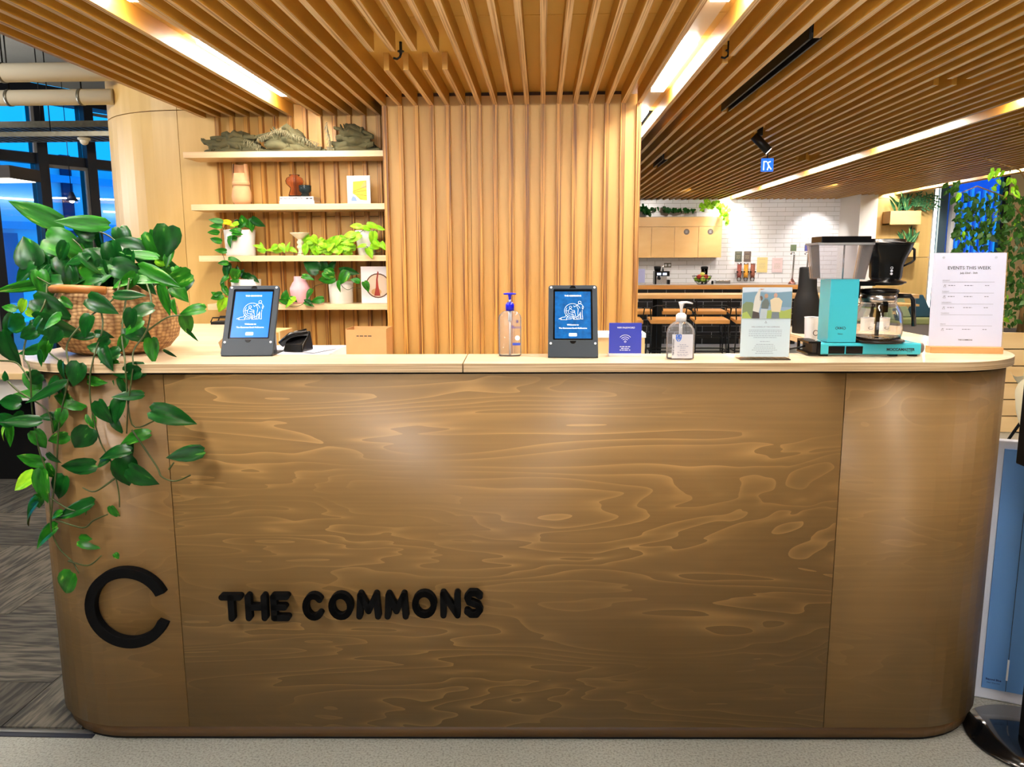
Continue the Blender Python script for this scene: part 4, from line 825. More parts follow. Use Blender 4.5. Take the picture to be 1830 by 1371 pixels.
A('', 0, 340, 3.8075, 2.33, [(260, 160, 300, 207, 'm', .42), (565, 230, 285, 183, 'm', .36), (188, 415, 190, 250, 'd', .9), (450, 375, 240, 20, 'm', .75), (375, 295, 140, 250, 'm', .8), (565, 285, 130, 200, 'd', .7, -.02), (432, 525, 150, 60, 'd', .75, -.06),
  (590, 555, 200, 50, 'd', .6, -.08), (665, 450, 190, 220, 'd', .8, -.03), (860, 375, 230, 200, 'd', .5, .02), (1065, 395, 200, 70, 'm', .6, .03), (1145, 445, 150, 95, 'm', .45, .03), (950, 450, 210, 185, 'm', .4, -.02),
  (1090, 590, 290, 25, 'm', .34, -.05), (160, 575, 170, 140, 'd', .7), (160, 650, 330, 172, 'm', .22, -.03), (1205, 562, 80, 60, 'm', .7), (1225, 702, 130, 35, 'm', .7), (1300, 822, 165, 175, 'm', .5), (1272, 915, 140, 85, 'm', .6),
  (1315, 985, 110, 40, 'd', .25), (890, 722, 215, 3, 'd', .33, -.17), (690, 782, 190, 25, 'd', .6, -.2), (925, 842, 210, 165, 'd', .58, -.19), (355, 805, 230, 30, 'd', .6, -.15), (390, 935, 280, 25, 'd', .5, -.17), (945, 975, 160, 30, 'd', .75, -.2),
  (235, 960, 140, 130, 'm', .7, -.1), (68, 925, 150, 110, 'd', .6, -.08), (60, 1085, 235, 80, 'd', .6, -.1), (60, 800, 90, 200, 'm', .6), (150, 795, 110, 120, 'l', .5), (225, 835, 80, 30, 'l', .8), (570, 995, 130, 175, 'd', .4, -.2), (705, 985, 110, 10, 'd', .5, -.2),
  (650, 1070, 120, 200, 'd', .7, -.22), (735, 1140, 160, 160, 'd', .75, -.24), (1035, 1090, 150, 80, 'm', .6, -.2), (1130, 740, 200, 80, 'm', .35, -.05), (240, 1090, 200, 165, 'd', .35, -.12), (510, 1252, 140, 105, 'd', .75, -.27), (870, 1240, 190, 175, 'd', .5, -.27),
  (35, 1262, 60, 250, 'd', .8, -.1), (510, 445, 120, 300, 'm', .7, .02), (780, 470, 200, 80, 'd', .7), (880, 520, 200, 110, 'd', .6, -.03), (320, 500, 180, 200, 'd', .7, .02), (700, 570, 170, 100, 'd', .5, -.08), (480, 640, 160, 160, 'd', .6, -.1), (1010, 480, 150, 40, 'd', .6, .05),
  (1100, 490, 90, 30, 'l', .7, .05), (985, 350, 120, 190, 'm', .4, .05), (340, 620, 170, 190, 'd', .6, -.08), (820, 430, 180, 250, 'd', .7, .05), (900, 560, 150, 160, 'd', .6, .0), (560, 420, 160, 110, 'd', .7, .0), (250, 480, 150, 170, 'm', .7, .05), (1160, 1110, 90, 30, 'd', .25, -.1),
  (830, 1050, 120, 110, 'm', .5, -.22), (455, 770, 110, 30, 'm', .5, -.12), (1185, 800, 100, 80, 'm', .5, -.08), (350, 1060, 90, 100, 'm', .4, -.12), (300, 1030, 90, 130, 'd', .5, -.12)])
A('', 0, 640, 3.115, 2.06, [(420, 92, 125, 110, 'd', .8), (715, 75, 160, 172, 'd', .55), (600, 150, 120, 70, 'd', .75), (535, 130, 100, 10, 'm', .55), (270, 195, 220, 150, 'd', .3), (150, 205, 130, 175, 'm', .45), (50, 245, 115, 185, 'd', .7), (390, 225, 165, 200, 'm', .75),
  (340, 330, 85, 100, 'm', .75), (575, 305, 130, 70, 'd', .8), (650, 295, 130, 110, 'd', .7), (715, 215, 145, 175, 'd', .42), (965, 325, 215, 18, 'd', .5, -.04), (1035, 535, 175, 172, 'd', .48, -.02), (510, 350, 80, 70, 'm', .7), (455, 450, 150, 130, 'd', .8), (320, 450, 115, 160, 'm', .6),
  (745, 445, 160, 168, 'm', .6), (220, 455, 110, 70, 'm', .7), (62, 425, 125, 80, 'm', .45), (18, 340, 120, 190, 'd', .6), (125, 355, 190, 178, 'd', .35), (635, 530, 165, 175, 'd', .5), (722, 515, 90, 100, 'd', .75), (430, 602, 180, 175, 'd', .5), (570, 575, 115, 160, 'd', .75),
  (700, 635, 160, 80, 'd', .8, -.02), (790, 662, 160, 35, 'd', .7, -.04), (165, 565, 145, 190, 'm', .5), (130, 690, 150, 150, 'l', .55), (238, 720, 190, 95, 'm', .5), (333, 722, 140, 115, 'd', .7), (275, 632, 90, 75, 'm', .7), (165, 865, 195, 135, 'd', .55), (425, 852, 225, 155, 'd', .45),
  (245, 998, 190, 145, 'm', .5), (520, 1030, 150, 10, 'm', .5), (640, 862, 85, 75, 'm', .6), (650, 1103, 38, 60, 'm', .8), (370, 1260, 180, 125, 'm', .62, -.03), (500, 870, 75, 110, 'm', .6), (15, 425, 80, 120, 'l', .6), (310, 875, 90, 160, 'm', .5), (215, 800, 90, 100, 'm', .6), (300, 560, 80, 60, 'd', .6)])
rl = random.Random(11)
for k in range(58):
    x = rl.uniform(70, 318); y = 512-abs(rl.gauss(0, 1))*(34 if x < 230 else 26)*(1-.3*abs(x-190)/130); lf.append((x, y, rl.uniform(34, 52), rl.uniform(-10, 190), rl.choice('ddmd'), rl.uniform(.45, .85), 2.33+rl.uniform(-.1, .14)))
for k in range(26):
    lf.append((rl.uniform(15, 245), rl.uniform(560, 760), rl.uniform(26, 44), rl.uniform(60, 175), rl.choice('ddm'), rl.uniform(.45, .8), 2.07+rl.uniform(-.02, .03)))
for cx_, cy_, ln_, an_, kd, wr, Yl in lf: img_leaf(pl, bp_, cx_, cy_, ln_, an_, Yl, ('flat' if wr < .5 else 'heart', kd), wr, None, rl)
def vine(parent, org, pts_, r=.0028, m_=STEM, name='stem'):
    P = [ay(x, y, Y)-org for x, y, Y in pts_]; Q = []
    for i in range(len(P)-1):
        a, b = P[max(i-1, 0)], P[i]; c, d = P[i+1], P[min(i+2, len(P)-1)]
        for k in range(5): s = k/5; Q.append(.5*((2*b)+(c-a)*s+(2*a-5*b+4*c-d)*s*s+(3*b-a-3*c+d)*s**3))
    Q.append(P[-1]); MB().tube(Q, r, n=6, r2=r*.7).build(name, m_, parent)
G2 = lambda X, Y: (X/3.8075, 340+Y/3.8075); G3 = lambda X, Y: (X/3.115, 640+Y/3.115)
for v in ([(*G2(820, 620), 2.24), (*G2(770, 740), 2.16), (*G2(600, 870), 2.12), (*G2(460, 1040), 2.08), (*G2(470, 1200), 2.05), (*G3(385, 100), 2.05), (*G3(330, 360), 2.05), (*G3(315, 600), 2.05), (*G3(290, 820), 2.05), (*G3(285, 950), 2.05), (*G3(330, 1060), 2.05), (*G3(400, 1130), 2.05), (*G3(440, 1200), 2.04)],
          [(*G2(320, 640), 2.24), (*G2(300, 780), 2.16), (*G2(190, 980), 2.13), (*G2(160, 1130), 2.1), (*G3(165, 60), 2.05), (*G3(180, 300), 2.05), (*G3(215, 500), 2.05), (*G3(260, 650), 2.05), (*G3(285, 900), 2.05)],
          [(*G2(630, 640), 2.2), (*G2(700, 900), 2.12), (*G2(640, 1130), 2.07), (*G3(500, 120), 2.05), (*G3(510, 280), 2.05), (*G3(560, 470), 2.05), (*G3(620, 580), 2.05), (*G3(660, 740), 2.04), (*G3(665, 830), 2.04)],
          [(*G2(1000, 640), 2.22), (*G2(1030, 760), 2.17), (*G2(1000, 950), 2.12), (*G2(910, 1090), 2.08), (*G3(740, 60), 2.05), (*G3(715, 250), 2.05), (*G3(705, 420), 2.05)],
          [(*G2(880, 600), 2.22), (*G2(830, 950), 2.12), (*G2(850, 1150), 2.07), (*G3(700, 80), 2.05), (*G3(735, 370), 2.05), (*G3(855, 350), 2.03), (*G3(880, 320), 2.02)],
          [(*G3(735, 400), 2.05), (*G3(870, 600), 2.04), (*G3(900, 660), 2.03), (*G3(975, 685), 2.03), (*G3(1060, 652), 2.02)], [(*G3(940, 620), 2.04), (*G3(968, 582), 2.04)],
          [(*G3(640, 670), 2.05), (*G3(530, 742), 2.04), (*G3(460, 722), 2.04)], [(*G3(285, 780), 2.05), (*G3(370, 835), 2.05), (*G3(420, 850), 2.05)], [(*G3(310, 900), 2.05), (*G3(460, 945), 2.04), (*G3(520, 905), 2.04), (*G3(600, 870), 2.04)],
          [(*G3(380, 1130), 2.05), (*G3(490, 1155), 2.04), (*G3(565, 1100), 2.03)], [(*G2(1080, 600), 2.3), (*G2(1020, 690), 2.28)], [(*G2(560, 250), 2.36), (*G2(720, 300), 2.35), (*G2(790, 350), 2.33)], [(*G2(380, 240), 2.36), (*G2(440, 290), 2.33), (*G2(560, 400), 2.3), (*G2(620, 560), 2.3)],
          [(*G2(1000, 960), 2.15), (*G2(1130, 870), 2.15), (*G2(1230, 850), 2.15)], [(*G2(0, 1160), 2.13), (*G2(120, 1180), 2.12), (*G2(210, 1310), 2.06)], [(*G2(210, 570), 2.25), (*G2(340, 640), 2.2)], [(*G2(1140, 650), 2.3), (*G2(1060, 640), 2.3)],
          [(*G2(340, 1110), 2.1), (*G2(470, 1210), 2.05)], [(*G3(45, 130), 2.06), (*G3(110, 190), 2.05), (*G3(260, 290), 2.05), (*G3(300, 420), 2.05)]): vine(pl, bp_, v)
# ================================================================ SHELVES AND WHAT STANDS ON THEM
YS = 5.60
shz = [ay(560, y, YS).z for y in (269.5, 364, 456.5, 543.5)]
shx = [ay(x, 360, YS).x for x in (335, 343, 351, 361)]
for i, z in enumerate(shz):
    o = MB().box(shx[i]-.01, -1.105, YS, YW-.046, -.042, 0).build('wall_shelf_board', SHELFM, None, (0, 0, z), bevel=.002)
    tag(o, ['top pale plywood shelf holding the olive throws', 'second pale plywood shelf with vases, books and framed print', 'third pale plywood shelf with the white candle holder', 'lowest pale plywood shelf with the pink vase'][i], 'shelf', 'pale shelves beside the column')
def shp(px, i, Y=5.70): q = ay(px, 400, Y); return Vector((q.x, Y, shz[i]+.0005))
us = 5.70/F
# olive throws, folded and heaped
THR = mat('olive_cotton', (92, 90, 64), .9, bump=.35, bscale=260, var=.12, vscale=6)
def throw(x0, x1, ytop, lab, seed, prof, fringe):
    a = shp(x0, 0, 5.74); b = shp(x1, 0, 5.74); W = (b.x-a.x)*1.0; Hh = (268-ytop)*us; t = thing('throw_blanket', lab, 'blanket', ((a.x+b.x)/2, 5.745, shz[0]), 0, 'olive throws heaped on the top shelf')
    rr = random.Random(seed); mb = MB()
    def roll(P, r, flat=1.0):
        """one soft fold of cloth: a fat tapering roll with creases"""
        n, m_ = 26, 14; vs_ = []
        for i in range(n+1):
            s_ = i/n; k = s_*(len(P)-1); j = min(int(k), len(P)-2); f_ = k-j; f_ = f_*f_*(3-2*f_); c = P[j].lerp(P[j+1], f_); rad = r*(max(0.02, math.sin(math.pi*min(1, max(0, .04+.92*s_)))))**.35
            for q in range(m_):
                th = 2*math.pi*q/m_; nn = 1+.16*noise.noise(Vector((s_*5, math.cos(th)*1.3+seed, math.sin(th)*1.3+r*90)))-.22*abs(noise.noise(Vector((s_*4+math.cos(th)*2.2, math.sin(th)*2.2+seed, r*50))))+.08
                vs_.append((c.x, c.y+math.cos(th)*rad*nn*1.15, max(.0005, c.z+math.sin(th)*rad*nn*flat)))
        fs = [(i*m_+q, i*m_+(q+1) % m_, (i+1)*m_+(q+1) % m_, (i+1)*m_+q) for i in range(n) for q in range(m_)]+[tuple(range(m_)), tuple(range(n*m_, (n+1)*m_))[::-1]]
        mb.add(vs_, fs, True)
    lay = 5
    for L_ in range(lay):
        h0 = (L_+.35)/(lay+.2); w0 = 1.0-.16*L_
        for y_ in (-.062, .0, .055):
            sh = rr.uniform(-.03, .03)*W; P = []
            for k in range(6):
                s_ = k/5; x = (s_-.5)*W*w0+sh; pz = prof(min(1, max(0, x/W+.5)))*Hh*h0; P.append(Vector((x, y_+rr.uniform(-.02, .02), pz+rr.uniform(-.018, .018)*(1 if L_ else .3))))
            roll(P, rr.uniform(.024, .042), .95)
    for k in range(7):
        x = rr.uniform(-.38, .3)*W; P = []
        for q in range(5): s_ = q/4; xx = x+s_*.2*W*rr.choice((-1, 1)); P.append(Vector((xx, -.085+s_*.03, max(.01, prof(min(1, max(0, xx/W+.5)))*Hh*(.15+.75*s_)))))
        roll(P, rr.uniform(.014, .024), 1)
    mb.build('cloth', THR, t)
    fm = MB()
    for fx0, fz0, fx1, fz1, nn in fringe:
        for k in range(nn):
            s_ = k/nn; x = (fx0+(fx1-fx0)*s_-.5)*W; z = (fz0+(fz1-fz0)*s_)*Hh; y = -.118+rr.uniform(-.008, .004)
            fm.tube([(x, y+.012, z), (x+rr.uniform(-.008, .008), y-.004, z-.01), (x+rr.uniform(-.02, .02), y-.006, z-.035-rr.random()*.02)], .0018, n=4)
    if fringe: stuff(fm.build('fringe', mat('olive_fringe', (140, 136, 108), .9), t))
throw(382, 484, 233, 'flattest dark olive throw at the left end of the top shelf', 3, lambda s: .75+.25*math.sin(s*3.1), [(.72, .6, 1.0, .3, 16)])
throw(478, 592, 220, 'middle olive throw with a rolled pale edge and fringe on the top shelf', 9, lambda s: .35+.65*math.sin(min(1, s*1.25+.12)*math.pi)**.8, [(.35, .8, .95, .25, 46), (.0, .5, .4, .9, 24)])
throw(596, 684, 217, 'right olive throw with a fringed corner hanging over the top shelf edge', 15, lambda s: (1-.35*abs(s-.3)/.7 if s > .12 else .9), [(.02, .95, .1, .05, 40), (.0, .15, .16, .1, 26)])
# clay vase (broken-necked jug)
CLAY = mat('sand_clay', (214, 164, 118), .75, var=.06)
p = shp(435, 1); t = thing('clay_vase', 'sand coloured clay vase with a bulbous base and cut neck on the second shelf', 'vase', p)
MB().lathe([(12*us, 0), (16*us, 6*us), (17*us, 14*us), (15.5*us, 25*us), (13.5*us, 33*us)], n=28).build('base', CLAY, t)
MB().lathe([(14.5*us, 33*us), (15*us, 37*us), (14.5*us, 40*us)], n=28).build('waist_ring', CLAY, t)
mb = MB()
for i in range(28):
    a0, a1 = 2*math.pi*i/28, 2*math.pi*(i+1)/28; h_ = (70 if i < 17 or i > 24 else 54)*us
    r0, r1 = 14.5*us, 12.5*us; c0, s0, c1, s1 = math.cos(a0), math.sin(a0), math.cos(a1), math.sin(a1)
    mb.add([(r0*c0, r0*s0, 40*us), (r0*c1, r0*s1, 40*us), (r1*c1, r1*s1, h_), (r1*c0, r1*s0, h_), (r0*.85*c0, r0*.85*s0, 40*us), (r0*.85*c1, r0*.85*s1, 40*us), (r1*.85*c1, r1*.85*s1, h_), (r1*.85*c0, r1*.85*s0, h_)], [(0, 1, 2, 3), (5, 4, 7, 6), (3, 2, 6, 7)], True)
mb.build('neck', CLAY, t)
# books
def book(x0, x1, z0, z1, lab, m_, title=None, dep=.17, yy=5.66):
    a = shp(x0, 1, yy); b = shp(x1, 1, yy); t = thing('book', lab, 'book', (a.x, yy, shz[1]+z0*us), 0, 'stacked books on the second shelf'); w_ = b.x-a.x; h_ = (z1-z0)*us-.0008
    MB().box(0, w_, 0, dep, 0, h_).build('cover', m_, t, bevel=.001); MB().box(.004, w_+.001, .003, dep-.003, .0025, h_-.0025).build('pages', mat('book_pages', (226, 206, 172), .7), t)
    if title:
        text(title, h_*.62, (w_*.34, -.0004, h_/2), INK, t, .0001, bold=.02); mb = MB(); greek(mb, [(h_/2, .05)], -.0001, h_*.28, w_*.88); mb.build('publisher_mark', INK, t)
book(501, 563, 0, 6.5, 'white book at the bottom of the stack under the orange vase', mat('book_white', (240, 240, 246), .5)); book(502, 562, 6.6, 13.5, 'pale book with dark spine title, on top of the white book', mat('book_pale', (228, 230, 240), .5), "WONDER'S APPETITE")
AMB = mat('amber_glass', (255, 205, 170), .03, trans=.97, ior=1.2); SMK = mat('smoke_glass', (70, 90, 96), .05, trans=.8, ior=1.3)
p = shp(530, 1, 5.71); p.z += 13.7*us
t = tag(MB().lathe([(r*us, z*us) for r, z in ((10, 0), (12, 1), (8, 14), (9, 16), (15, 22), (16, 27), (14, 32), (8, 35), (9.5, 37.5), (8, 37.4), (6.8, 35), (13, 31.5), (14.8, 27), (13.8, 22.5), (7.5, 17), (6.8, 14), (10, 3), (9, 2))], n=28).build('amber_vase', AMB, None, p), 'orange amber glass vase standing on the books', 'vase')
p = shp(548, 1, 5.675); p.z += 13.7*us
t = tag(MB().lathe([(r*us, z*us) for r, z in ((7, 0), (7.5, 1), (6, 5), (10.5, 9), (11, 18.5), (10.2, 18.5), (9.6, 10), (5, 6), (2, 5.5))], n=28).build('smoke_glass_cup', SMK, None, p), 'small dark grey ribbed glass cup on the books beside the amber vase', 'glass')
# framed print
def ring_box(mb, w_, h_, t_, d): mb.box(-w_/2, w_/2, 0, d, 0, t_).box(-w_/2, w_/2, 0, d, h_-t_, h_).box(-w_/2, -w_/2+t_, 0, d, t_, h_-t_).box(w_/2-t_, w_/2, 0, d, t_, h_-t_)
p = shp(643, 1, 5.66); t = thing('framed_print', 'small white framed abstract print in yellow, orange and blue', 'picture', p, R(-3))
mb = MB(); ring_box(mb, 41*us, 48*us, 2.6*us, .015); mb.build('frame', mat('white_frame', (240, 232, 228), .4), t); MB().box(-19*us, 19*us, .005, .012, 2*us, 46*us).build('mount', mat('print_paper', (245, 244, 248), .6), t)
for nm_, c_, P in (('print_yellow', (250, 196, 60), [(-10, 38), (14, 40), (14, 6), (2, 7), (-5, 14), (-11, 18)]), ('print_orange', (244, 170, 96), [(14, 40), (14, 26), (3, 28), (9, 37)]), ('print_blue', (120, 150, 220), [(-14, 5), (-4, 5), (-6, 11), (-11, 14), (-14, 9)])):
    MB().prism([(a*us, b*us) for a, b in P], .0035 if nm_ == 'print_orange' else .0042, .005, 'y').build('print_shape', mat(nm_, c_, .6), t)
mb = MB(); strokes(mb, [[(-14, 20), (14, 30)], [(-14, 19), (13, 23)], [(-14, 18), (14, 14)], [(-14, 17), (6, 8)]], .4*us, .0034, .0002, us); mb.build('print_lines', INK, t)
# candle holder
p = shp(535, 2, 5.66); t = tag(MB().lathe([(r*us, z*us) for r, z in ((6.2, 0), (5.2, 3), (3.6, 7), (4.4, 11), (6, 13), (6.2, 16), (4, 18.5), (5.8, 21), (6, 24), (3.6, 27), (5, 28.5), (17, 38.5), (17.2, 39.5), (3, 38))], n=28).build('candle_holder', mat('cream_ceramic', (244, 228, 198), .4), None, p), 'cream ceramic candle holder with a flared dish on the third shelf', 'candle holder')
# pink vase
p = shp(531, 3, 5.70); t = tag(MB().lathe([(r*us, z*us) for r, z in ((13.5, 0), (15.5, 3), (18, 22), (18, 27), (13.5, 36), (10.5, 40), (10.2, 48), (9.2, 48), (9.2, 40), (4, 38))], n=32).build('pink_vase', mat('matt_pink', (238, 186, 196), .55), None, p), 'matt pink bottle vase on the lowest shelf', 'vase')
# plate print / book leaning at the right
p = shp(668, 3, 5.71); t = thing('cookbook', 'white cookbook standing upright with a round plate of red chilli on its cover', 'book', p, R(2))
MB().box(-26*us, 26*us, 0, .025, 0, 65*us).build('cover', mat('book_white', (240, 240, 246), .5), t); 
def disc(cx_, cz_, r, y, c_, nm_, rz=None): MB().prism(arc(cx_*us, cz_*us, r*us, 0, 360, 24)[:-1] if not rz else arc(cx_*us, cz_*us, r*us, 0, 360, 24, rz*us)[:-1], y, 0, 'y').build('cover_shape', mat(nm_, c_, .6), t)
disc(4, 31, 22, -.0005, (92, 60, 40), 'plate_rim'); disc(4, 31, 20, -.001, (220, 198, 176), 'plate_cream'); disc(1, 20, 9, -.0014, (206, 160, 110), 'plate_brown', 6)
MB().prism([(a*us, b*us) for a, b in [(-3, 13), (8, 13), (5, 30), (4, 42), (6, 55), (4, 57), (1, 42), (0, 28)]], -.002, 0, 'y').build('cover_shape', mat('chilli_red', (150, 44, 30), .5), t)
# plant pots
PAPER = mat('white_fabric_pot', (244, 240, 234), .7, bump=.5, bscale=18); CERW = mat('white_ceramic', (238, 236, 226), .45, bump=.1, bscale=30)
SOIL = mat('potting_soil', (38, 28, 20), .95)
def pot_plant(px, i, r0, r1, h, lab, m_, leaves, stems, Y=5.70, seed=1, crumple=0):
    p = shp(px, i, Y); t = thing('potted_plant', lab, 'plant', p, 0, None); mb = MB(); n = 28; prof = [(r0, 0), (r0*1.02, .02*h), ((r0+r1)/2, .5*h), (r1, h), (r1*.93, h), (r1*.92, h*.86)]; vs_ = []
    for k, (r, z) in enumerate(prof):
        for j in range(n): q = r*us*(1+crumple*noise.noise(Vector((math.cos(2*math.pi*j/n)*1.6, math.sin(2*math.pi*j/n)*1.6, z*.06+seed)))); vs_.append((q*math.cos(2*math.pi*j/n), q*math.sin(2*math.pi*j/n), z*us+(crumple*.02*math.sin(j) if k in (3, 4) else 0)))
    mb.add(vs_, [(k*n+j, k*n+(j+1) % n, (k+1)*n+(j+1) % n, (k+1)*n+j) for k in range(len(prof)-1) for j in range(n)]+[tuple(range(n))[::-1]], True); mb.build('pot', m_, t)
    MB().lathe([(r1*.92*us, h*.84*us), (r1*.92*us, h*.87*us)], n=20).build('soil', SOIL, t)
    rr = random.Random(seed)
    for x, y, l, a, kd, wr, *yy in leaves: img_leaf(t, p, x, y, l*1.05, a, (yy[0] if yy else YS-.035+rr.uniform(-.02, .015)), ('heart' if wr >= .5 else 'flat', kd), wr, None, rr)
    for st in stems: vine(t, p, st, .0022)
    return t
pot_plant(427, 2, 25, 27, 45, 'crumpled white pot with a trailing green plant at the left of the third shelf', PAPER,
  [(386, 395, 20, 188, 'm', .45), (385, 404, 18, 185, 'm', .5), (380, 415, 20, 195, 'm', .55), (385, 429, 19, 195, 'm', .5), (394, 448, 17, 185, 'm', .5), (401, 397, 20, 195, 'y', .5), (408, 399, 16, 20, 'y', .5), (461, 398, 21, 35, 'd', .6), (420, 412, 17, 190, 'm', .55), (425, 419, 18, 10, 'm', .45),
   (411, 432, 17, 100, 'm', .7), (414, 425, 16, 190, 'm', .5), (433, 391, 14, 250, 'm', .7, 5.65), (440, 400, 18, 60, 'm', .7, 5.64), (431, 402, 16, 140, 'm', .7, 5.64), (450, 405, 17, 100, 'm', .6, 5.62), (445, 396, 14, 300, 'd', .7, 5.66), (424, 397, 13, 200, 'd', .7, 5.66), (418, 402, 14, 160, 'l', .6, 5.63),
   (398, 470, 17, 185, 'm', .5), (419, 464, 17, 5, 'm', .5), (404, 485, 20, 100, 'd', .6), (400, 500, 18, 150, 'm', .6), (399, 512, 17, 95, 'm', .6), (387, 530, 18, 160, 'm', .7), (396, 545, 26, 120, 'l', .6), (404, 521, 16, 60, 'm', .6), (383, 525, 12, 220, 'm', .6)],
  [[(415, 400, 5.66), (401, 405, 5.58), (394, 435, 5.57), (400, 460, 5.57), (408, 490, 5.57), (404, 520, 5.57), (396, 545, 5.57)], [(400, 410, 5.6), (392, 400, 5.58), (384, 396, 5.58)]], seed=4, crumple=.12)
pot_plant(654, 2, 14, 20, 43, 'slim white tapering pot with a lime trailing plant at the right of the third shelf', CERW,
  [(635, 404, 19, 190, 'l', .5), (652, 407, 16, 200, 'l', .6), (668, 404, 20, 10, 'l', .5), (680, 408, 14, 20, 'l', .5), (624, 420, 17, 180, 'l', .7), (634, 425, 20, 150, 'l', .7), (620, 434, 18, 190, 'l', .6), (667, 427, 22, 95, 'l', .6), (645, 440, 16, 180, 'l', .5), (661, 452, 17, 60, 'l', .7),
   (675, 436, 16, 45, 'l', .6), (685, 440, 14, 60, 'l', .6), (670, 442, 14, 20, 'l', .6), (617, 444, 14, 200, 'l', .5)],
  [[(660, 405, 5.66), (640, 418, 5.58), (625, 435, 5.58), (617, 450, 5.58)], [(668, 408, 5.66), (672, 430, 5.58), (660, 450, 5.57)], [(655, 440, 5.59), (672, 452, 5.58), (684, 448, 5.58)]], seed=6)
# lime vine lying along the shelf
rr = random.Random(21); LV = [(466, 447, 16, 200, 'l', .6), (467, 440, 14, 260, 'l', .5), (489, 442, 14, 170, 'l', .7), (497, 448, 14, 10, 'l', .7), (505, 443, 15, 60, 'l', .7), (515, 441, 15, 280, 'l', .5), (524, 447, 14, 20, 'l', .6), (548, 431, 20, 80, 'l', .75), (545, 448, 19, 120, 'l', .8), (459, 440, 14, 200, 'l', .4), (482, 447, 12, 190, 'l', .6)]
for k in range(46): LV.append((rr.uniform(556, 628), rr.uniform(428, 452), rr.uniform(12, 18), rr.uniform(0, 360), 'l', rr.uniform(.6, .85)))
org = shp(560, 2, 5.68); t = thing('trailing_vine', 'lime green vine lying along the middle of the third shelf', 'plant', org)
for x, y, l, a, kd, wr in LV: img_leaf(t, org, x, y, l, a, 5.62+rr.uniform(-.005, .06), ('heart', kd), wr, None, rr)
vine(t, org, [(462, 450, 5.63), (500, 452, 5.63), (540, 453, 5.64), (590, 450, 5.65), (632, 446, 5.64)], .002)
pot_plant(434, 3, 24, 26, 43, 'white pot with dark green leaves partly hidden behind the left tablet', CERW,
  [(420, 492, 20, 110, 'm', .8), (424, 482, 14, 250, 'd', .8, 5.66), (440, 493, 18, 20, 'd', .6, 5.66), (448, 496, 16, 30, 'd', .6, 5.65), (456, 499, 14, 40, 'd', .5, 5.64), (418, 502, 14, 190, 'm', .6), (406, 482, 20, 95, 'd', .6, 5.62), (432, 487, 12, 300, 'd', .7, 5.66)], [], seed=8)
pot_plant(605, 3, 20, 22, 39, 'white pot with a variegated trailing plant beside the cookbook', CERW,
  [(556, 476, 26, 210, 'd', .85, 5.62), (578, 472, 20, 280, 'd', .7, 5.64), (594, 474, 22, 300, 'd', .5, 5.65), (586, 487, 20, 170, 'm', .7, 5.62), (583, 499, 26, 170, 'm', .6), (589, 492, 20, 30, 'm', .7), (613, 497, 22, 120, 'm', .7), (606, 512, 17, 95, 'm', .5), (614, 482, 16, 210, 'd', .7, 5.64), (628, 486, 22, 15, 'd', .5, 5.64),
   (635, 501, 14, 200, 'm', .7), (655, 512, 16, 60, 'm', .75), (550, 496, 19, 10, 'm', .5), (552, 526, 17, 130, 'm', .7), (567, 537, 19, 170, 'm', .6), (552, 543, 16, 20, 'm', .5), (510, 528, 16, 280, 'm', .8), (518, 541, 22, 150, 'l', .6), (506, 538, 14, 190, 'm', .7), (524, 535, 14, 20, 'm', .6), (549, 538, 14, 200, 'd', .5)],
  [[(605, 505, 5.66), (590, 505, 5.6), (562, 512, 5.58), (556, 530, 5.57), (550, 545, 5.57)], [(606, 500, 5.66), (612, 512, 5.58), (622, 518, 5.57), (632, 514, 5.57), (645, 516, 5.57)], [(598, 502, 5.68), (570, 490, 5.63), (556, 484, 5.62)], [(548, 540, 5.57), (530, 548, 5.57), (510, 545, 5.57), (504, 535, 5.57)]], seed=9)
# boxes on the work desk behind
CARD = mat('brown_card', (206, 158, 104), .75, var=.04)
wdk = thing('back_desk', 'low pale work desk against the slatted wall behind the counter', 'desk', (-1.6, 5.1, 0))
MB().box(-.75, 2.1, -.45, .35, .72, .75).build('desktop', PLYH, wdk); MB().box(-.7, -.66, -.4, .3, 0, .72).box(2.0, 2.04, -.4, .3, 0, .72).build('end_panels', PLYH, wdk)
q = ay(655, 632, 4.85); q2 = ay(655, 588, 4.85)
t = thing('open_cardboard_box', 'open brown cardboard box with handwriting in front of the slatted wall', 'box', (q.x, 4.85, .75)); hb = q2.z-.75; wb_ = 37*4.85/F
mb = MB().box(-wb_, wb_, 0, .006, 0, hb-.005).box(-wb_, wb_, .2, .206, 0, hb).box(-wb_, -wb_+.006, .006, .2, 0, hb).box(wb_-.006, wb_, .006, .2, 0, hb).box(-wb_, wb_, 0, .2, 0, .004); mb.build('carton', CARD, t)
mb = MB(); greek(mb, [(hb-.045, .1)], -.0002, .006, -.01); mb.build('handwriting', INK, t)
# papers, black telephone and drawer box just behind the counter
q = az(536, 630, ZT-.01)
t = thing('document_pedestal', 'white document pedestal with drawers hidden behind the counter', 'cabinet', (-.90, 2.40, .735), DA)
MB().box(-.06, .22, 0, .3, 0, .388).build('body', WHITE, t)
for k in range(3): MB().box(-.05, .21, .3, .306, .02+k*.112, .122+k*.112).build('drawer', WPAINT, t)
ppz = .735+.388
for k, (x, y, a, lab, c_) in enumerate(((-.85, 2.52, 12, 'lowest white paper sheet behind the counter', (236, 238, 250)), (-.79, 2.55, -18, 'white paper sheet lying over another beside the black phone', (228, 232, 250)))):
    tag(MB().box(-.085, .085, -.07, .07, 0, .0015).build('paper_sheet', mat('paper_%d' % k, c_, .6), None, (x, y, ppz+.0005+k*.0018), rot=(0, 0, R(a))), lab, 'paper', 'loose papers behind the counter')
t = thing('desk_phone', 'black angular desk phone behind the counter beside the left tablet', 'phone', (-.80, 2.50, ppz+.0045), R(-10))
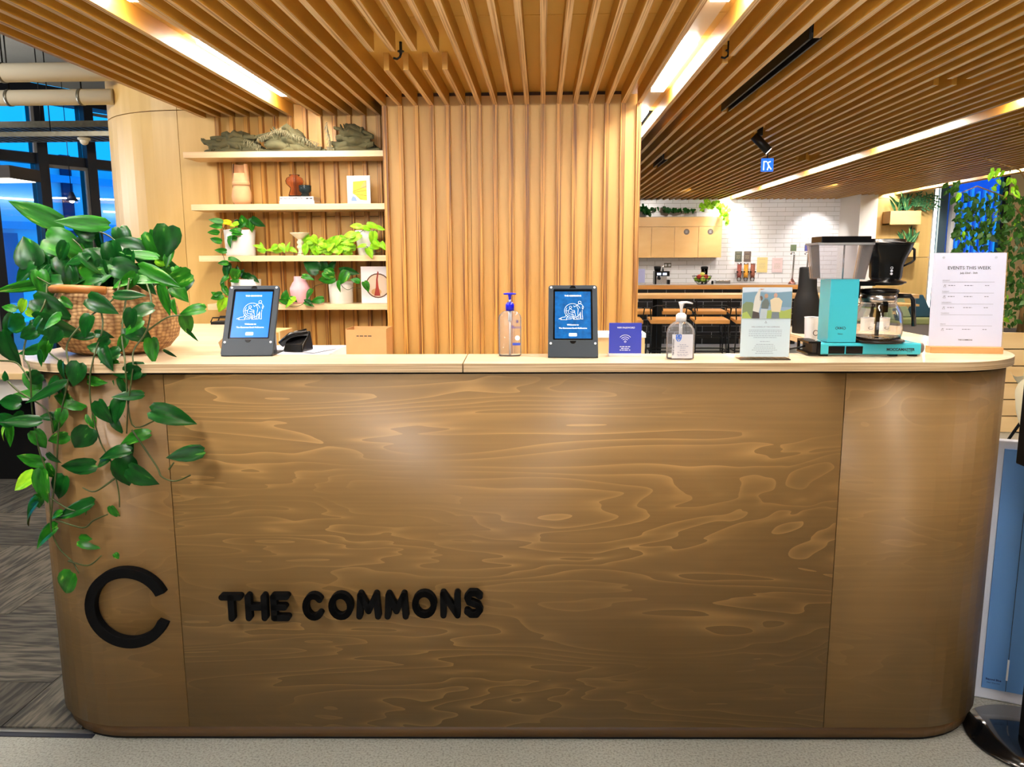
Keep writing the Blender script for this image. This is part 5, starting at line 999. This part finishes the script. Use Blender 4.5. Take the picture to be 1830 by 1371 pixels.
MB().hexa([(-.035, -.03, 0), (.035, -.03, 0), (.035, .05, 0), (-.035, .05, 0), (-.03, -.02, .022), (.03, -.02, .022), (.03, .045, .062), (-.03, .045, .062)]).build('body', BLACK, t, bevel=.003)
MB().tube([(-.05, -.01, .02), (-.02, .0, .048), (.03, .02, .06)], .012, n=10).build('handset', BLACK, t)
q = ay(1108, 640, 2.62)
t = thing('timber_box', 'pale timber box with a white lid behind the wifi card', 'box', (q.x, 2.62, .735)); hq = ay(1108, 596, 2.62).z-.735
MB().box(-.082, .082, 0, .1, 0, hq-.014).build('body', PLYH, t); MB().box(-.085, .085, -.003, .103, hq-.014, hq).build('lid', WHITE, t)
q = ay(508, 600, 4.85)
t = thing('drawer_box', 'small timber drawer box behind the left tablet', 'box', (q.x-.10, 4.8, .75)); hq = ay(508, 592, 4.8).z-.75
MB().box(-.1, .09, 0, .25, 0, hq).build('body', PLYH, t, bevel=.002)
for k in range(2): MB().box(-.09, .08, -.006, 0, .02+k*hq*.5, hq*.46+k*hq*.5).build('drawer', PANEL, t)
q = az(395, 578, ZT)
t = thing('black_tray', 'black wire tray at the far end of the left counter return behind the tablet', 'tray', (-1.37, 3.38, ZT)); MB().box(-.09, .12, 0, .08, 0, .012).build('base', MATBLK, t)
MB().tube([(-.09, 0, .01), (-.08, 0, .03), (.12, 0, .034)], .003).tube([(-.09, .08, .01), (-.08, .08, .03), (.12, .08, .034)], .003).build('wire_rim', MATBLK, t)
# ================================================================ KITCHEN
YK = 14.03
def kx(px, Y=YK): return ay(px, 430, Y).x
zc0, zc1, zc2 = ay(1240, 460.5, YK).z, ay(1240, 405, YK).z, ay(1240, 388, YK).z
CABM = wood('cabinet_ply', (226, 178, 110), (234, 190, 124), (2, 2, 6)); ed = [kx(x) for x in (1082, 1123, 1164, 1205, 1248, 1290)]
for i, (a, b) in enumerate(zip(ed, ed[1:])):
    t = thing('wall_cabinet', ['birch wall cabinet hidden furthest left behind the column', 'birch wall cabinet at the column edge', 'plain birch wall cabinet, first full one right of the column', 'birch wall cabinet with the left round grey sticker', 'birch wall cabinet with the right round grey sticker'][i], 'cabinet', (a, YK, zc0), 0, 'birch wall cabinets on the white tiles')
    MB().box(0, b-a, .02, .36, 0, zc1-zc0).build('body', PLYH, t); MB().box(.005, b-a-.005, 0, .02, .003, zc1-zc0-.006).build('door', CABM, t)
    if i > 2:
        r_ = 5*YK/F; MB().prism(arc((b-a)*.5, (zc1-zc0)-.09, r_, 0, 360, 20)[:-1], -.003, 0, 'y').build('sticker', mat('grey_sticker', (104, 92, 84), .5), t)
        mb = MB(); greek(mb, [(zc1-zc0-.09+z, .04) for z in (.015, 0, -.015)], -.0035, .004, (b-a)*.5); mb.build('sticker_print', WINK, t)
t = thing('planter_trough', 'long birch planter trough on top of the wall cabinets', 'planter', (ed[0], YK, zc1+.002)); W_ = ed[-1]-ed[0]; hz = zc2-zc1
MB().box(0, W_, 0, .02, 0, hz).box(0, W_, .34, .36, 0, hz).box(0, .02, .02, .34, 0, hz).box(W_-.02, W_, .02, .34, 0, hz).box(0, W_, .02, .34, 0, .02).build('trough', CABM, t)
MB().box(.02, W_-.02, .02, .34, .02, hz-.03).build('soil', SOIL, t)
def foliage_clump(name, lab, pts_, Y, seed, kd, lpx=7.5, n=90, group=None, stems=()):
    """many small leaves on arching runners, spread along measured points"""
    rr = random.Random(seed); o_ = ay(pts_[0][0], pts_[0][1], Y); t = thing(name, lab, 'plant', o_, 0, group)
    for k in range(n):
        i = rr.random()*(len(pts_)-1); j = int(i); f_ = i-j; x = pts_[j][0]*(1-f_)+pts_[j+1][0]*f_; y = pts_[j][1]*(1-f_)+pts_[j+1][1]*f_; sp_ = pts_[j][2]
        img_leaf(t, o_, x+rr.gauss(0, sp_*.6), y+rr.gauss(0, sp_*.6), lpx*rr.uniform(.7, 1.3), rr.uniform(20, 160), Y+rr.uniform(-.12, .1), ('flat' if rr.random() < .4 else 'heart', kd), rr.uniform(.45, .8), None, rr)
    vine(t, o_, [(x, y, Y) for x, y, _ in pts_], .006)
    return t
foliage_clump('trailing_ivy', 'dark green trailing plant at the column end of the planter trough', [(1138, 376, 3), (1150, 372, 4), (1158, 382, 3), (1172, 374, 3)], 14.1, 31, 'd', 6, 46)
foliage_clump('trailing_ivy', 'thin dark green runner along the middle of the planter trough', [(1185, 374, 2), (1195, 378, 3), (1212, 376, 3), (1226, 378, 2), (1240, 377, 3)], 14.1, 32, 'd', 6, 50)
foliage_clump('trailing_ivy', 'bright spotlit lime plant at the right end of the planter trough', [(1250, 372, 4), (1262, 366, 6), (1280, 364, 6), (1292, 372, 6), (1297, 388, 3), (1300, 400, 3)], 14.05, 33, 'l', 6.5, 110)
# island bench with black tiles
YI = 12.7; zi = ay(1240, 509, YI).z; zi2 = ay(1240, 517, YI).z
isl = thing('kitchen_island', 'kitchen bench with timber edged top and black tiled front', 'bench', (1.0, YI, 0)); xi1 = ay(1452, 512, YI).x-1.0
MB().box(-.2, xi1, 0, .8, zi2, zi-.006).build('worktop_edge', wood('worktop_timber', (208, 140, 66), (224, 160, 84), (2, 8, 30)), isl); MB().box(-.2, xi1, .004, .8, zi-.006, zi).build('worktop', mat('grey_worktop', (188, 180, 176), .35), isl)
MB().box(-.18, xi1-.02, .06, .75, .0, zi2).build('carcass', mat('black_grout_body', (176, 178, 190), .8), isl)
btm = MB().box(0, .290, -.008, 0, 0, .0915).mesh('tile', mat('black_tile', (16, 17, 21), .3)); rows = int((zi2-.02)/.098)
for j in range(rows+1):
    z = zi2-.1-j*.0985
    if z < 0: break
    for i in range(13):
        x = -.18+(i+.5*(j % 2))*.3
        if x+.29 < xi1: inst('tile', btm, isl, (x, .06, z))
# long bar table in front
YT = 10.45; zt1 = ay(1240, 527, YT).z; zt0 = ay(1240, 534, YT).z
bt = thing('bar_table', 'long pale timber bar table in front of the black tiled bench', 'table', (1.0, YT, 0)); xt1 = 3.95
MB().box(-.4, xt1, 0, .62, zt0, zt1).build('tabletop', wood('bar_table_timber', (222, 172, 108), (238, 198, 140), (2, 10, 30)), bt, bevel=.003)
for x in (.55, 3.5):
    for y in (.06, .52): MB().box(x, x+.06, y, y+.05, 0, zt0).build('leg', MATBLK, bt)
SEAT = wood('stool_seat', (206, 140, 66), (222, 160, 86), (3, 20, 20))
def stool(px, Y, lab, first=[]):
    x = ay(px, 565, Y).x
    if not first:
        t = thing('bar_stool', lab, 'stool', (x, Y, 0), 0, 'bar stools at the long table')
        MB().hexa([(-.22, -.19, .60), (.22, -.19, .60), (.22, .18, .64), (-.22, .18, .64), (-.22, -.19, .652), (.22, -.19, .652), (.22, .18, .668), (-.22, .18, .668)]).build('seat', SEAT, t, bevel=.008)
        for sx_ in (-1, 1):
            for sy in (-1, 1): MB().tube([(sx_*.2, sy*.16, .64), (sx_*.235, sy*.2, 0)], .009, n=6).build('leg', BLKMET, t)
        MB().tube([(-.21, -.17, .64), (-.23, -.2, .80), (-.16, -.22, .835), (.16, -.22, .835), (.23, -.2, .80), (.21, -.17, .64)], .008, n=6).build('backrest', BLKMET, t)
        MB().tube([(-.215, -.182, .25), (.215, -.182, .25), (.215, .182, .25), (-.215, .182, .25), (-.215, -.182, .25)], .008, n=6).build('footrest', BLKMET, t)
        first.append(t); return t
    r_ = first[0].copy(); C.objects.link(r_); r_.location = (x, Y, 0); r_['label'] = lab
    for ch in first[0].children: c_ = ch.copy(); C.objects.link(c_); c_.parent = r_
    return r_
for px, Y, lab in ((1116, 10.15, 'bar stool half hidden at the column edge, near row'), (1190, 10.15, 'timber seated bar stool in the near row, left of the pump bottle'), (1268, 10.15, 'timber seated bar stool in the near row, right of the pump bottle'), (1340, 10.15, 'bar stool in the near row behind the acrylic photo sign'),
                   (1140, 11.85, 'bar stool in the far row nearest the column'), (1206, 11.85, 'bar stool in the far row behind the pump bottle'), (1267, 11.85, 'bar stool in the far row between pump bottle and photo sign'), (1326, 11.85, 'bar stool in the far row behind the photo sign')): stool(px, Y, lab)
def on_island(px, Y=12.95): q = ay(px, 509, Y); return Vector((q.x, Y, zi))
uk = 12.95/F
# espresso grinder station
p = on_island(1183); t = thing('coffee_grinder', 'small black and steel espresso machine on the kitchen bench', 'coffee machine', p)
MB().box(-13*uk, 13*uk, 0, .2, 14*uk, 23*uk).build('body', BLACK, t); MB().box(-13*uk, -10*uk, 0, .2, 0, 14*uk).box(10*uk, 14*uk, 0, .2, 0, 8*uk).build('side_legs', BLACK, t)
MB().box(-9*uk, 9*uk, .05, .2, 0, 13*uk).build('back_panel', CHROME, t); MB().lathe([(5*uk, 23*uk), (6*uk, 27*uk), (6.5*uk, 31*uk), (5*uk, 31.5*uk)], (-7*uk, .1), 14).build('hopper', MATBLK, t)
MB().tube([(-5*uk, -.02, 10*uk), (-5*uk, .05, 12*uk)], 2.4*uk, n=10).build('group_head', BLACK, t)
for k in range(2): MB().box((-9+k*10)*uk, (-2+k*10)*uk, -.004, 0, 16*uk, 20*uk).build('display', mat('lit_display', (200, 210, 240), .3, emit=1.2), t)
MB().tube([(3*uk, .12, 23*uk), (3*uk, .12, 33*uk)], 1.6*uk, n=8).build('tamper', CHROME, t)
# fruit bowl
p = on_island(1254); t = thing('fruit_bowl', 'black wire bowl on the kitchen bench', 'bowl', p)
for z, r_ in ((0, 7), (5, 12), (10, 15), (14, 17)): MB().tube([(r_*uk*math.cos(a*.3927), r_*uk*math.sin(a*.3927), z*uk+.004) for a in range(17)], .004, n=5).build('wire_ring', MATBLK, t)
mb = MB()
for a in range(16): c_, s_ = math.cos(a*.3927), math.sin(a*.3927); mb.tube([(7*uk*c_, 7*uk*s_, .004), (12*uk*c_, 12*uk*s_, 5*uk), (17*uk*c_, 17*uk*s_, 14*uk)], .0025, n=4)
stuff(mb.build('wires', MATBLK, t))
for k, (x, y, z, cn, c_) in enumerate(((-9, 0, 9, 'green apple at the left of the fruit bowl', (150, 190, 50)), (-6, -5, 13, 'red apple on the left of the fruit pile', (190, 60, 50)), (0, -7, 9, 'green apple low in the front of the fruit bowl', (170, 200, 70)), (6, -5, 13, 'red apple on the right of the fruit pile', (200, 80, 60)), (11, -2, 11, 'green apple at the right of the fruit bowl', (160, 200, 60)),
                                       (0, -2, 17, 'yellow green apple on top of the fruit pile', (200, 200, 90)), (-4, 4, 7, 'green apple deep in the back of the fruit bowl', (120, 170, 50)), (5, 4, 7, 'dark green apple deep in the right back of the fruit bowl', (100, 150, 40)))):
    tag(MB().ball((0, 0, 0), 4.6*uk, sc_=(1, 1, .92)).build('apple', mat('apple_%d' % k, c_, .3, var=.15, vscale=20), None, p+Vector((x*uk, y*uk, z*uk))), cn, 'fruit', 'fruit in the wire bowl')
# jug, sockets, tray, letters and dispensers
p = on_island(1258, 13.2); t = thing('glass_jug', 'glass jar with a black lid behind the fruit bowl', 'jar', p); MB().lathe([(5*uk, 0), (6*uk, 26*uk), (5.4*uk, 26*uk), (4.6*uk, 2*uk)], n=16).build('jar', THING, t); MB().lathe([(6.4*uk, 26*uk), (6.6*uk, 30*uk), (4*uk, 31*uk)], n=16).build('lid', MATBLK, t)
p = on_island(1145, 12.95); t = thing('notice_stand', 'pale violet notice on a clear stand at the left of the kitchen bench', 'sign', p); MB().box(-7*uk, 7*uk, 0, .01, 3*uk, 27*uk).build('notice', mat('lilac_paper', (168, 172, 214), .5), t); MB().box(-8*uk, 8*uk, -.02, .04, 0, 3*uk).build('base', THING, t)
p = ay(1193, 474, 14.39); t = thing('wall_socket', 'grey double wall socket on the tiles above the espresso machine', 'socket', (p.x, 14.39, p.z)); MB().box(-.065, .065, -.01, 0, -.04, .04).build('plate', GALV, t)
for k in (-1, 1): MB().box(k*.032-.02, k*.032+.02, -.014, -.01, -.02, .02).build('outlet', WHITE, t)
p = on_island(1293, 13.2); t = tag(MB().box(-14*uk, 12*uk, 0, .12, 0, 6*uk).build('steel_tray', CHROME, None, p, bevel=.004), 'low steel tray on the kitchen bench right of the fruit bowl', 'tray')
p = on_island(1273, 13.0); t = tag(MB().lathe([(2*uk, 0), (2*uk, 5*uk), (1.2*uk, 6*uk)], n=12).build('black_jar', MATBLK, None, p), 'tiny black jar beside the steel tray', 'jar')
for k, (px, c_, lab) in enumerate(((1321, (150, 78, 66), 'cereal dispenser with dark red contents, leftmost of three'), (1333, (226, 156, 50), 'cereal dispenser with orange contents, middle of three'), (1345, (142, 84, 66), 'cereal dispenser with brown contents, rightmost of three'))):
    q = ay(px, 488, 14.2); u_ = 14.2/F; t = thing('cereal_dispenser', lab, 'dispenser', (q.x, 14.2, q.z), 0, 'wall dispensers on the white tiles')
    MB().lathe([(3.4*u_, -8*u_), (3.9*u_, -2*u_), (3.9*u_, 15*u_), (3.6*u_, 16*u_)], n=14).build('contents', mat('cereal_%d' % k, c_, .6, var=.3, vscale=60), t); MB().lathe([(4.2*u_, 15*u_), (4.2*u_, 17*u_)], n=14).build('lid', CHROME, t)
    MB().lathe([(3*u_, -14*u_), (4*u_, -8*u_)], n=14).build('spout', THING, t); MB().tube([(-5*u_, -.02, 2*u_), (5*u_, -.02, 2*u_)], 1.3*u_, n=8).build('knob', MATBLK, t); MB().box(-3*u_, 3*u_, .05, .19, -2*u_, 0).build('wall_bracket', CHROME, t)
for px, py, w_, h_, c_, lab in ((1319.5, 458.5, 12, 18, (88, 92, 80), 'left dark framed menu card on the tiles'), (1335.5, 458.5, 12, 18, (98, 84, 76), 'right dark framed menu card on the tiles'), (1362, 473.5, 18, 26, (218, 196, 132), 'yellow poster on the white tiles'), (1389, 474, 18, 25, (222, 198, 196), 'pale pink poster on the white tiles')):
    q = ay(px, py, 14.385); u_ = 14.385/F; t = thing('wall_card', lab, 'poster', (q.x, 14.385, q.z), 0, None); MB().box(-w_/2*u_, w_/2*u_, -.006, 0, -h_/2*u_, h_/2*u_).build('board', mat('card_%d' % c_[0], c_, .5), t)
    mb = MB(); greek(mb, [(z*u_, w_*.6*u_) for z in (h_*.36, h_*.1, 0, -h_*.1, -h_*.2)], -.0063, .6*u_, 0); stuff(mb.build('small_print', mat('card_ink', (170, 160, 130), .6), t))
for px, lab, c_ in ((1415, 'tall steel tap with a green fan handle on the kitchen bench', (96, 112, 84)), (1440, 'tall steel tap with a blue square handle on the kitchen bench', (74, 80, 160))):
    p = on_island(px, 12.9); p.x += .0; u_ = 12.9/F; t = thing('drinks_tap', lab, 'tap', p, 0, 'tall taps on the kitchen bench'); MB().lathe([(7*u_, 0), (6*u_, 2*u_), (2*u_, 9*u_)], n=16).build('base', mat('rose_steel', (150, 104, 96), .3, metal=.8), t)
    MB().tube([(0, 0, 6*u_), (1.5*u_, 0, 50*u_), (0, 0, 55*u_), (-3*u_, 0, 55*u_), (-4*u_, 0, 51*u_)], 1.5*u_, n=10).build('spout', CHROME, t); MB().box(-5*u_, 4*u_, -.02, .02, 57*u_, 68*u_).build('handle', mat('tap_handle_%d' % c_[0], c_, .4), t)
# ply wall planters
def planter(x0, x1, y0, y1, lab):
    a = ay(x0, y0, 13.2); b = ay(x1, y1, 13.2); t = thing('wall_planter', lab, 'planter', (a.x, 13.2, b.z), 0, 'box planters on the timber wall'); w_ = b.x-a.x; h_ = a.z-b.z
    MB().box(0, w_, 0, .02, 0, h_).box(0, .02, .02, .29, 0, h_).box(w_-.02, w_, .02, .29, 0, h_).box(0, w_, .02, .29, 0, .02).build('box', CABM, t); MB().box(.02, w_-.02, .02, .29, .02, h_-.04).build('soil', SOIL, t)
    return a, b
planter(1592, 1645, 377, 401, 'upper birch box planter on the timber wall'); planter(1600, 1641, 434, 459, 'lower birch box planter on the timber wall')
SANS = leafmat('snake_leaf', (30, 84, 54), (70, 130, 84), (170, 190, 110), .35, .6)
bl = MB(); bl.add([(k*.5*w_, t_, z_+.1*abs(k)) for t_, w_, z_ in ((0, .5, 0), (.3, .9, .0), (.6, .85, -.03), (.85, .45, -.08), (1, .02, -.14)) for k in (-1, 0, 1)], [(j*3+i, j*3+i+1, (j+1)*3+i+1, (j+1)*3+i) for j in range(4) for i in range(2)], True); LM[('blade', 's')] = bl.mesh('leaf', SANS)
def snake(px, py, lpx, n, lab, seed, spread=45):
    rr = random.Random(seed); o_ = ay(px, py, 13.33); t = thing('snake_plant', lab, 'plant', o_)
    for k in range(n):
        a = R(-90+(k/(n-1)-.5)*2*spread+rr.uniform(-6, 6)); d = Vector((math.cos(a), rr.uniform(-.35, .2), -math.sin(a))); l = lpx*13.3/F*rr.uniform(.6, 1.1)
        leaf(t, o_, o_+Vector((rr.uniform(-.1, .1), rr.uniform(-.05, .05), 0)), d, (rr.uniform(-.5, .5), -1, .2), l, .055, ('blade', 's'))
snake(1608, 377, 34, 15, 'striped snake plant at the left of the upper planter', 41); snake(1622, 434, 30, 12, 'striped snake plant in the lower planter', 42)
rr = random.Random(43); o_ = ay(1634, 377, 13.33); t = thing('zz_plant', 'blue green feathery plant leaning right from the upper planter', 'plant', o_)
for k in range(7):
    a = R(-105+k*14); L_ = rr.uniform(24, 46)*13.3/F; d = Vector((math.cos(a), -.1, -math.sin(a))); e_ = o_+d*L_+Vector((.05, 0, -.03)); MB().tube([(0, 0, 0), d*L_*.5, e_-o_], .006, n=5).build('stem', STEM, t)
    for j in range(9):
        s_ = .3+.08*j; q = o_+(e_-o_)*s_; leaf(t, o_, q, d*.5+Vector(((-1)**j*.6*d.z, -.2, (-1)**j*-.6*d.x)), (0, -1, .3), .09, .03, ('blade', 's'))
# bench seat with cushions
b0 = thing('bench_seat', 'built-in grey bench seat under the planters', 'bench', (4.95, 12.75, 0)); MB().box(0, 1.55, 0, .72, 0, .36).build('base', mat('grey_bench', (150, 142, 140), .6), b0); MB().box(0, 1.55, -.02, .7, .36, .46).build('seat_cushion', mat('sage_fabric', (150, 158, 104), .85), b0, bevel=.02)
for px, c_, lab, w_ in ((1643, (28, 66, 84), 'dark teal pyramid cushion on the bench seat', .2), (1606, (128, 142, 110), 'sage green cushion on the bench seat', .17)):
    q = ay(px, 560, 13.1); t = tag(MB().hexa([(-w_, -.12, 0), (w_, -.12, 0), (w_, .12, 0), (-w_, .12, 0), (-.05, -.01, .36), (.05, -.01, .36), (.05, .03, .36), (-.05, .03, .36)]).build('cushion', mat('cushion_%d' % c_[0], c_, .85), None, (q.x, 13.12, .462), bevel=.03), lab, 'cushion')
t = thing('cafe_table', 'small timber cafe table beside the bench seat', 'table', (5.25, 12.1, 0)); MB().box(-.4, .35, -.3, .3, .71, .74).build('tabletop', CABM, t); MB().tube([(0, 0, 0), (0, 0, .71)], .03).build('pedestal', MATBLK, t); MB().lathe([(.22, 0), (.22, .015), (.04, .03)], n=20).build('base', MATBLK, t)
# ================================================================ FIG TREE AND CHAIRS AT THE RIGHT
PB = thing('timber_planter', 'large slatted timber planter holding the fig tree', 'planter', (3.72, 6.4, 0))
for k in range(6): MB().box(0, 1.5, 0, .03, k*.138+.004, k*.138+.132).build('board', PLYH, PB); MB().box(0, .03, .03, .7, k*.138+.004, k*.138+.132).build('board', PLYH, PB)
MB().box(.03, 1.5, .03, .7, 0, .80).build('soil', SOIL, PB)
tr = Vector((4.02, 6.7, .80)); ft = thing('fig_tree', 'tall leafy weeping fig tree in the slatted planter at the right edge', 'tree', tr)
br = [[(0, 0, 0), (.02, 0, .35), (-.02, .02, .7), (.03, 0, 1.1), (.0, 0, 1.5)], [(.04, .02, 0), (.1, .03, .4), (.05, .0, .75), (.14, 0, 1.2)], [(-.01, 0, .62), (-.15, -.05, .85), (-.35, -.1, .98)], [(0, 0, .9), (-.2, .05, 1.12), (-.45, 0, 1.2), (-.6, -.02, 1.14)],
      [(.03, 0, 1.1), (-.15, -.05, 1.32), (-.45, -.05, 1.42)], [(.05, 0, .75), (.3, -.1, 1.0), (.5, -.1, 1.05)], [(.02, 0, .45), (-.12, -.1, .55), (-.2, -.12, .4)], [(.1, 0, 1.1), (.3, 0, 1.35), (.5, .1, 1.4)]]
for i, b in enumerate(br): MB().tube(b, .02 if i < 2 else .009, n=7, r2=.008 if i < 2 else .003).build('trunk' if i < 2 else 'branch', STEMB, ft)
rr = random.Random(77); cnt = 0
regs = [(1705, 1830, 345, 420, 110), (1705, 1830, 420, 500, 75), (1785, 1830, 480, 580, 50), (1690, 1720, 322, 345, 14), (1770, 1815, 300, 345, 24), (1695, 1730, 440, 480, 14), (1705, 1830, 345, 420, 150), (1715, 1830, 400, 500, 120), (1780, 1850, 480, 590, 90), (1810, 1920, 320, 590, 160)]
big = []
for x0, x1, y0, y1, n in regs:
    for k in range(n): big.append((rr.uniform(x0, x1), rr.uniform(y0, y1), 'l' if (y0 == 300 and rr.random() < .8) or rr.random() < .06 else 'f'))
extra = MB()
for k, (x, y, kd) in enumerate(big):
    Y = 6.7+rr.uniform(-.35, .3); q = ay(x, y, Y); a = rr.uniform(30, 150); d = Vector((math.cos(R(a)), rr.uniform(-.5, .5), -math.sin(R(a)))).normalized(); n_ = Vector((rr.uniform(-.8, .8), -1, rr.uniform(-.3, .9)))
    l = .058*rr.uniform(.75, 1.25)
    if k < 300: leaf(ft, tr, q, d, n_, l, l*.6, ('heart', 'l') if kd == 'l' else ('fig', 'f'))
    else:
        x_ = d.cross(n_).normalized()*l*.3; q0 = q-tr; extra.add([q0, q0+d*l*.4+x_, q0+d*l, q0+d*l*.4-x_], [(0, 1, 2, 3)])
stuff(extra.build('leaves', LEAFF, ft))
SHELL = mat('cream_shell_plastic', (222, 214, 182), .4)
def shell_chair(x, y, rz, lab):
    t = thing('shell_chair', lab, 'chair', (x, y, 0), rz, 'cream shell chairs behind the desk')
    mb = MB(); n1, n2 = 18, 14; vs_ = []
    for j in range(n2+1):
        v = j/n2
        if v < .5: s_ = v/.5; py_ = -.24+.42*s_; pz = .45-.03*math.sin(s_*math.pi); hw = .24+.03*s_
        else: s_ = (v-.5)/.5; py_ = .18+.10*s_; pz = .45+.38*s_; hw = .27*math.sqrt(max(.02, 1-(s_*.96)**3))
        for i in range(n1+1): u_ = i/n1*2-1; vs_.append((u_*hw, py_-abs(u_)**2.5*.10*(1 if v > .35 else v/.35), pz+abs(u_)**2.6*(.16 if v < .6 else .16*(1-v)/.4)))
    vs2 = [(x_, y_+.008, z_-.01) for x_, y_, z_ in vs_]; N_ = len(vs_); fs = [(j*(n1+1)+i, j*(n1+1)+i+1, (j+1)*(n1+1)+i+1, (j+1)*(n1+1)+i) for j in range(n2) for i in range(n1)]
    mb.add(vs_, fs, True); mb.add(vs2, [f[::-1] for f in fs], True); mb.build('shell', SHELL, t)
    for sx_ in (-1, 1):
        for sy in (-1, 1): MB().tube([(sx_*.1, sy*.08, .43), (sx_*.25, sy*.23, 0)], .011, n=8).build('leg', MATBLK, t)
    MB().tube([(-.2, -.18, .16), (.2, .18, .16)], .005).tube([(.2, -.18, .16), (-.2, .18, .16)], .005).build('wire_brace', MATBLK, t)
shell_chair(3.62, 5.5, R(170), 'further cream shell chair, its back level with the counter edge'); shell_chair(2.78, 4.05, R(120), 'nearer cream shell chair beside the right end of the desk')
# floor stand at the right edge and the blue sign board behind it
fs_ = thing('floor_stand', 'black floor stand with a round base at the right edge', 'stand', (1.462, 2.17, 0))
MB().lathe([(.18, 0), (.183, .004), (.18, .010), (.05, .013)], n=64).build('base', mat('gloss_black', (8, 9, 12), .12, coat=.5), fs_)
MB().box(-.034, .03, -.02, .02, .012, 1.25).build('pole', MATBLK, fs_, bevel=.004); MB().box(-.122, .12, -.02, .02, .845, 1.235).build('head', MATBLK, fs_, bevel=.004)
sb = thing('blue_board', 'blue sign board in a white frame standing between desk and black floor stand', 'sign', (1.435, 2.405, 0), R(-22))
MB().box(-.03, .30, .0, .035, 0, .86).build('frame', mat('white_board_frame', (214, 220, 236), .4), sb, bevel=.003); MB().box(.0, .26, -.006, 0, .04, .835).build('face', mat('mid_blue_board', (86, 136, 200), .5, var=.04, vscale=2), sb)
MB().box(.064, .069, -.011, -.006, .08, .15).build('slot_handle', WHITE, sb); MB().box(.066, .0675, -.0068, -.006, .04, .83).build('seam', INK, sb)
text('Beyond Blue', .0085, (.031, -.0066, .073), mat('navy_ink', (10, 24, 90), .5), sb, .0002, bold=.03); text('clear blue line', .0065, (.031, -.0066, .062), mat('navy_ink', (10, 24, 90), .5), sb, .0002)

# ---------------------------------------------------------------- pieces of a part hang on that part
def nest(root, plan):
    kids = list(root.children); base = lambda o: o.name.split('.')[0]
    for part, subs in plan.items():
        P = next((k for k in kids if base(k) == part), None)
        if P is None: continue
        for k in kids:
            if base(k) in subs and k is not P and not k.children: k.parent = P; k.matrix_parent_inverse = P.matrix_basis.inverted()
PLAN = {'tablet_stand': {'screen': ('lettering', 'drawing', 'button'), 'frame': ('screw', 'camera_notch')}, 'wifi_card': {'card': ('lettering', 'wifi_symbol', 'small_print')},
        'pump_bottle': {'bottle': ('lettering', 'label', 'label_band', 'label_roundel', 'label_mark', 'label_logo', 'small_print'), 'pump_head': ('pump_stem',)},
        'acrylic_sign': {'paper': ('photo_area', 'photo_figure', 'photo_face', 'small_logo', 'lettering', 'small_print')}, 'events_sign': {'paper': ('lettering', 'rule_lines', 'small_print', 'magnet')},
        'coffee_machine': {'base': ('switch', 'foot', 'lettering', 'small_print', 'end_knob', 'end_recess', 'hot_plate'), 'tower': ('badge_outline',), 'reservoir': ('reservoir_rim', 'reservoir_lid', 'riser_pipe'), 'brew_basket': ('basket_lid', 'basket_handle', 'drip_marks', 'drip_plate'), 'carafe': ('carafe_collar', 'carafe_lid', 'carafe_handle', 'mixing_tube', 'carafe_mark')},
        'mug': {'body': ('ring_mark', 'inside')}, 'framed_print': {'mount': ('print_shape', 'print_lines')}, 'cookbook': {'cover': ('cover_shape',)}, 'book': {'cover': ('lettering', 'publisher_mark')},
        'wall_cabinet': {'door': ('sticker', 'sticker_print')}, 'blue_board': {'face': ('lettering', 'slot_handle', 'seam')}, 'logo_ring': {'ring': ('standoffs',)}, 'spotlight': {'barrel': ('lens',)}, 'exit_sign': {'panel': ('pictogram',)},
        'wall_card': {'board': ('small_print',)}, 'wall_socket': {'plate': ('outlet',)}, 'potted_plant': {'pot': ('soil',)}, 'document_pedestal': {'body': ('drawer',)}, 'drawer_box': {'body': ('drawer',)}}
for o in list(C.objects):
    if o.parent is None and o.name.split('.')[0] in PLAN: nest(o, PLAN[o.name.split('.')[0]])
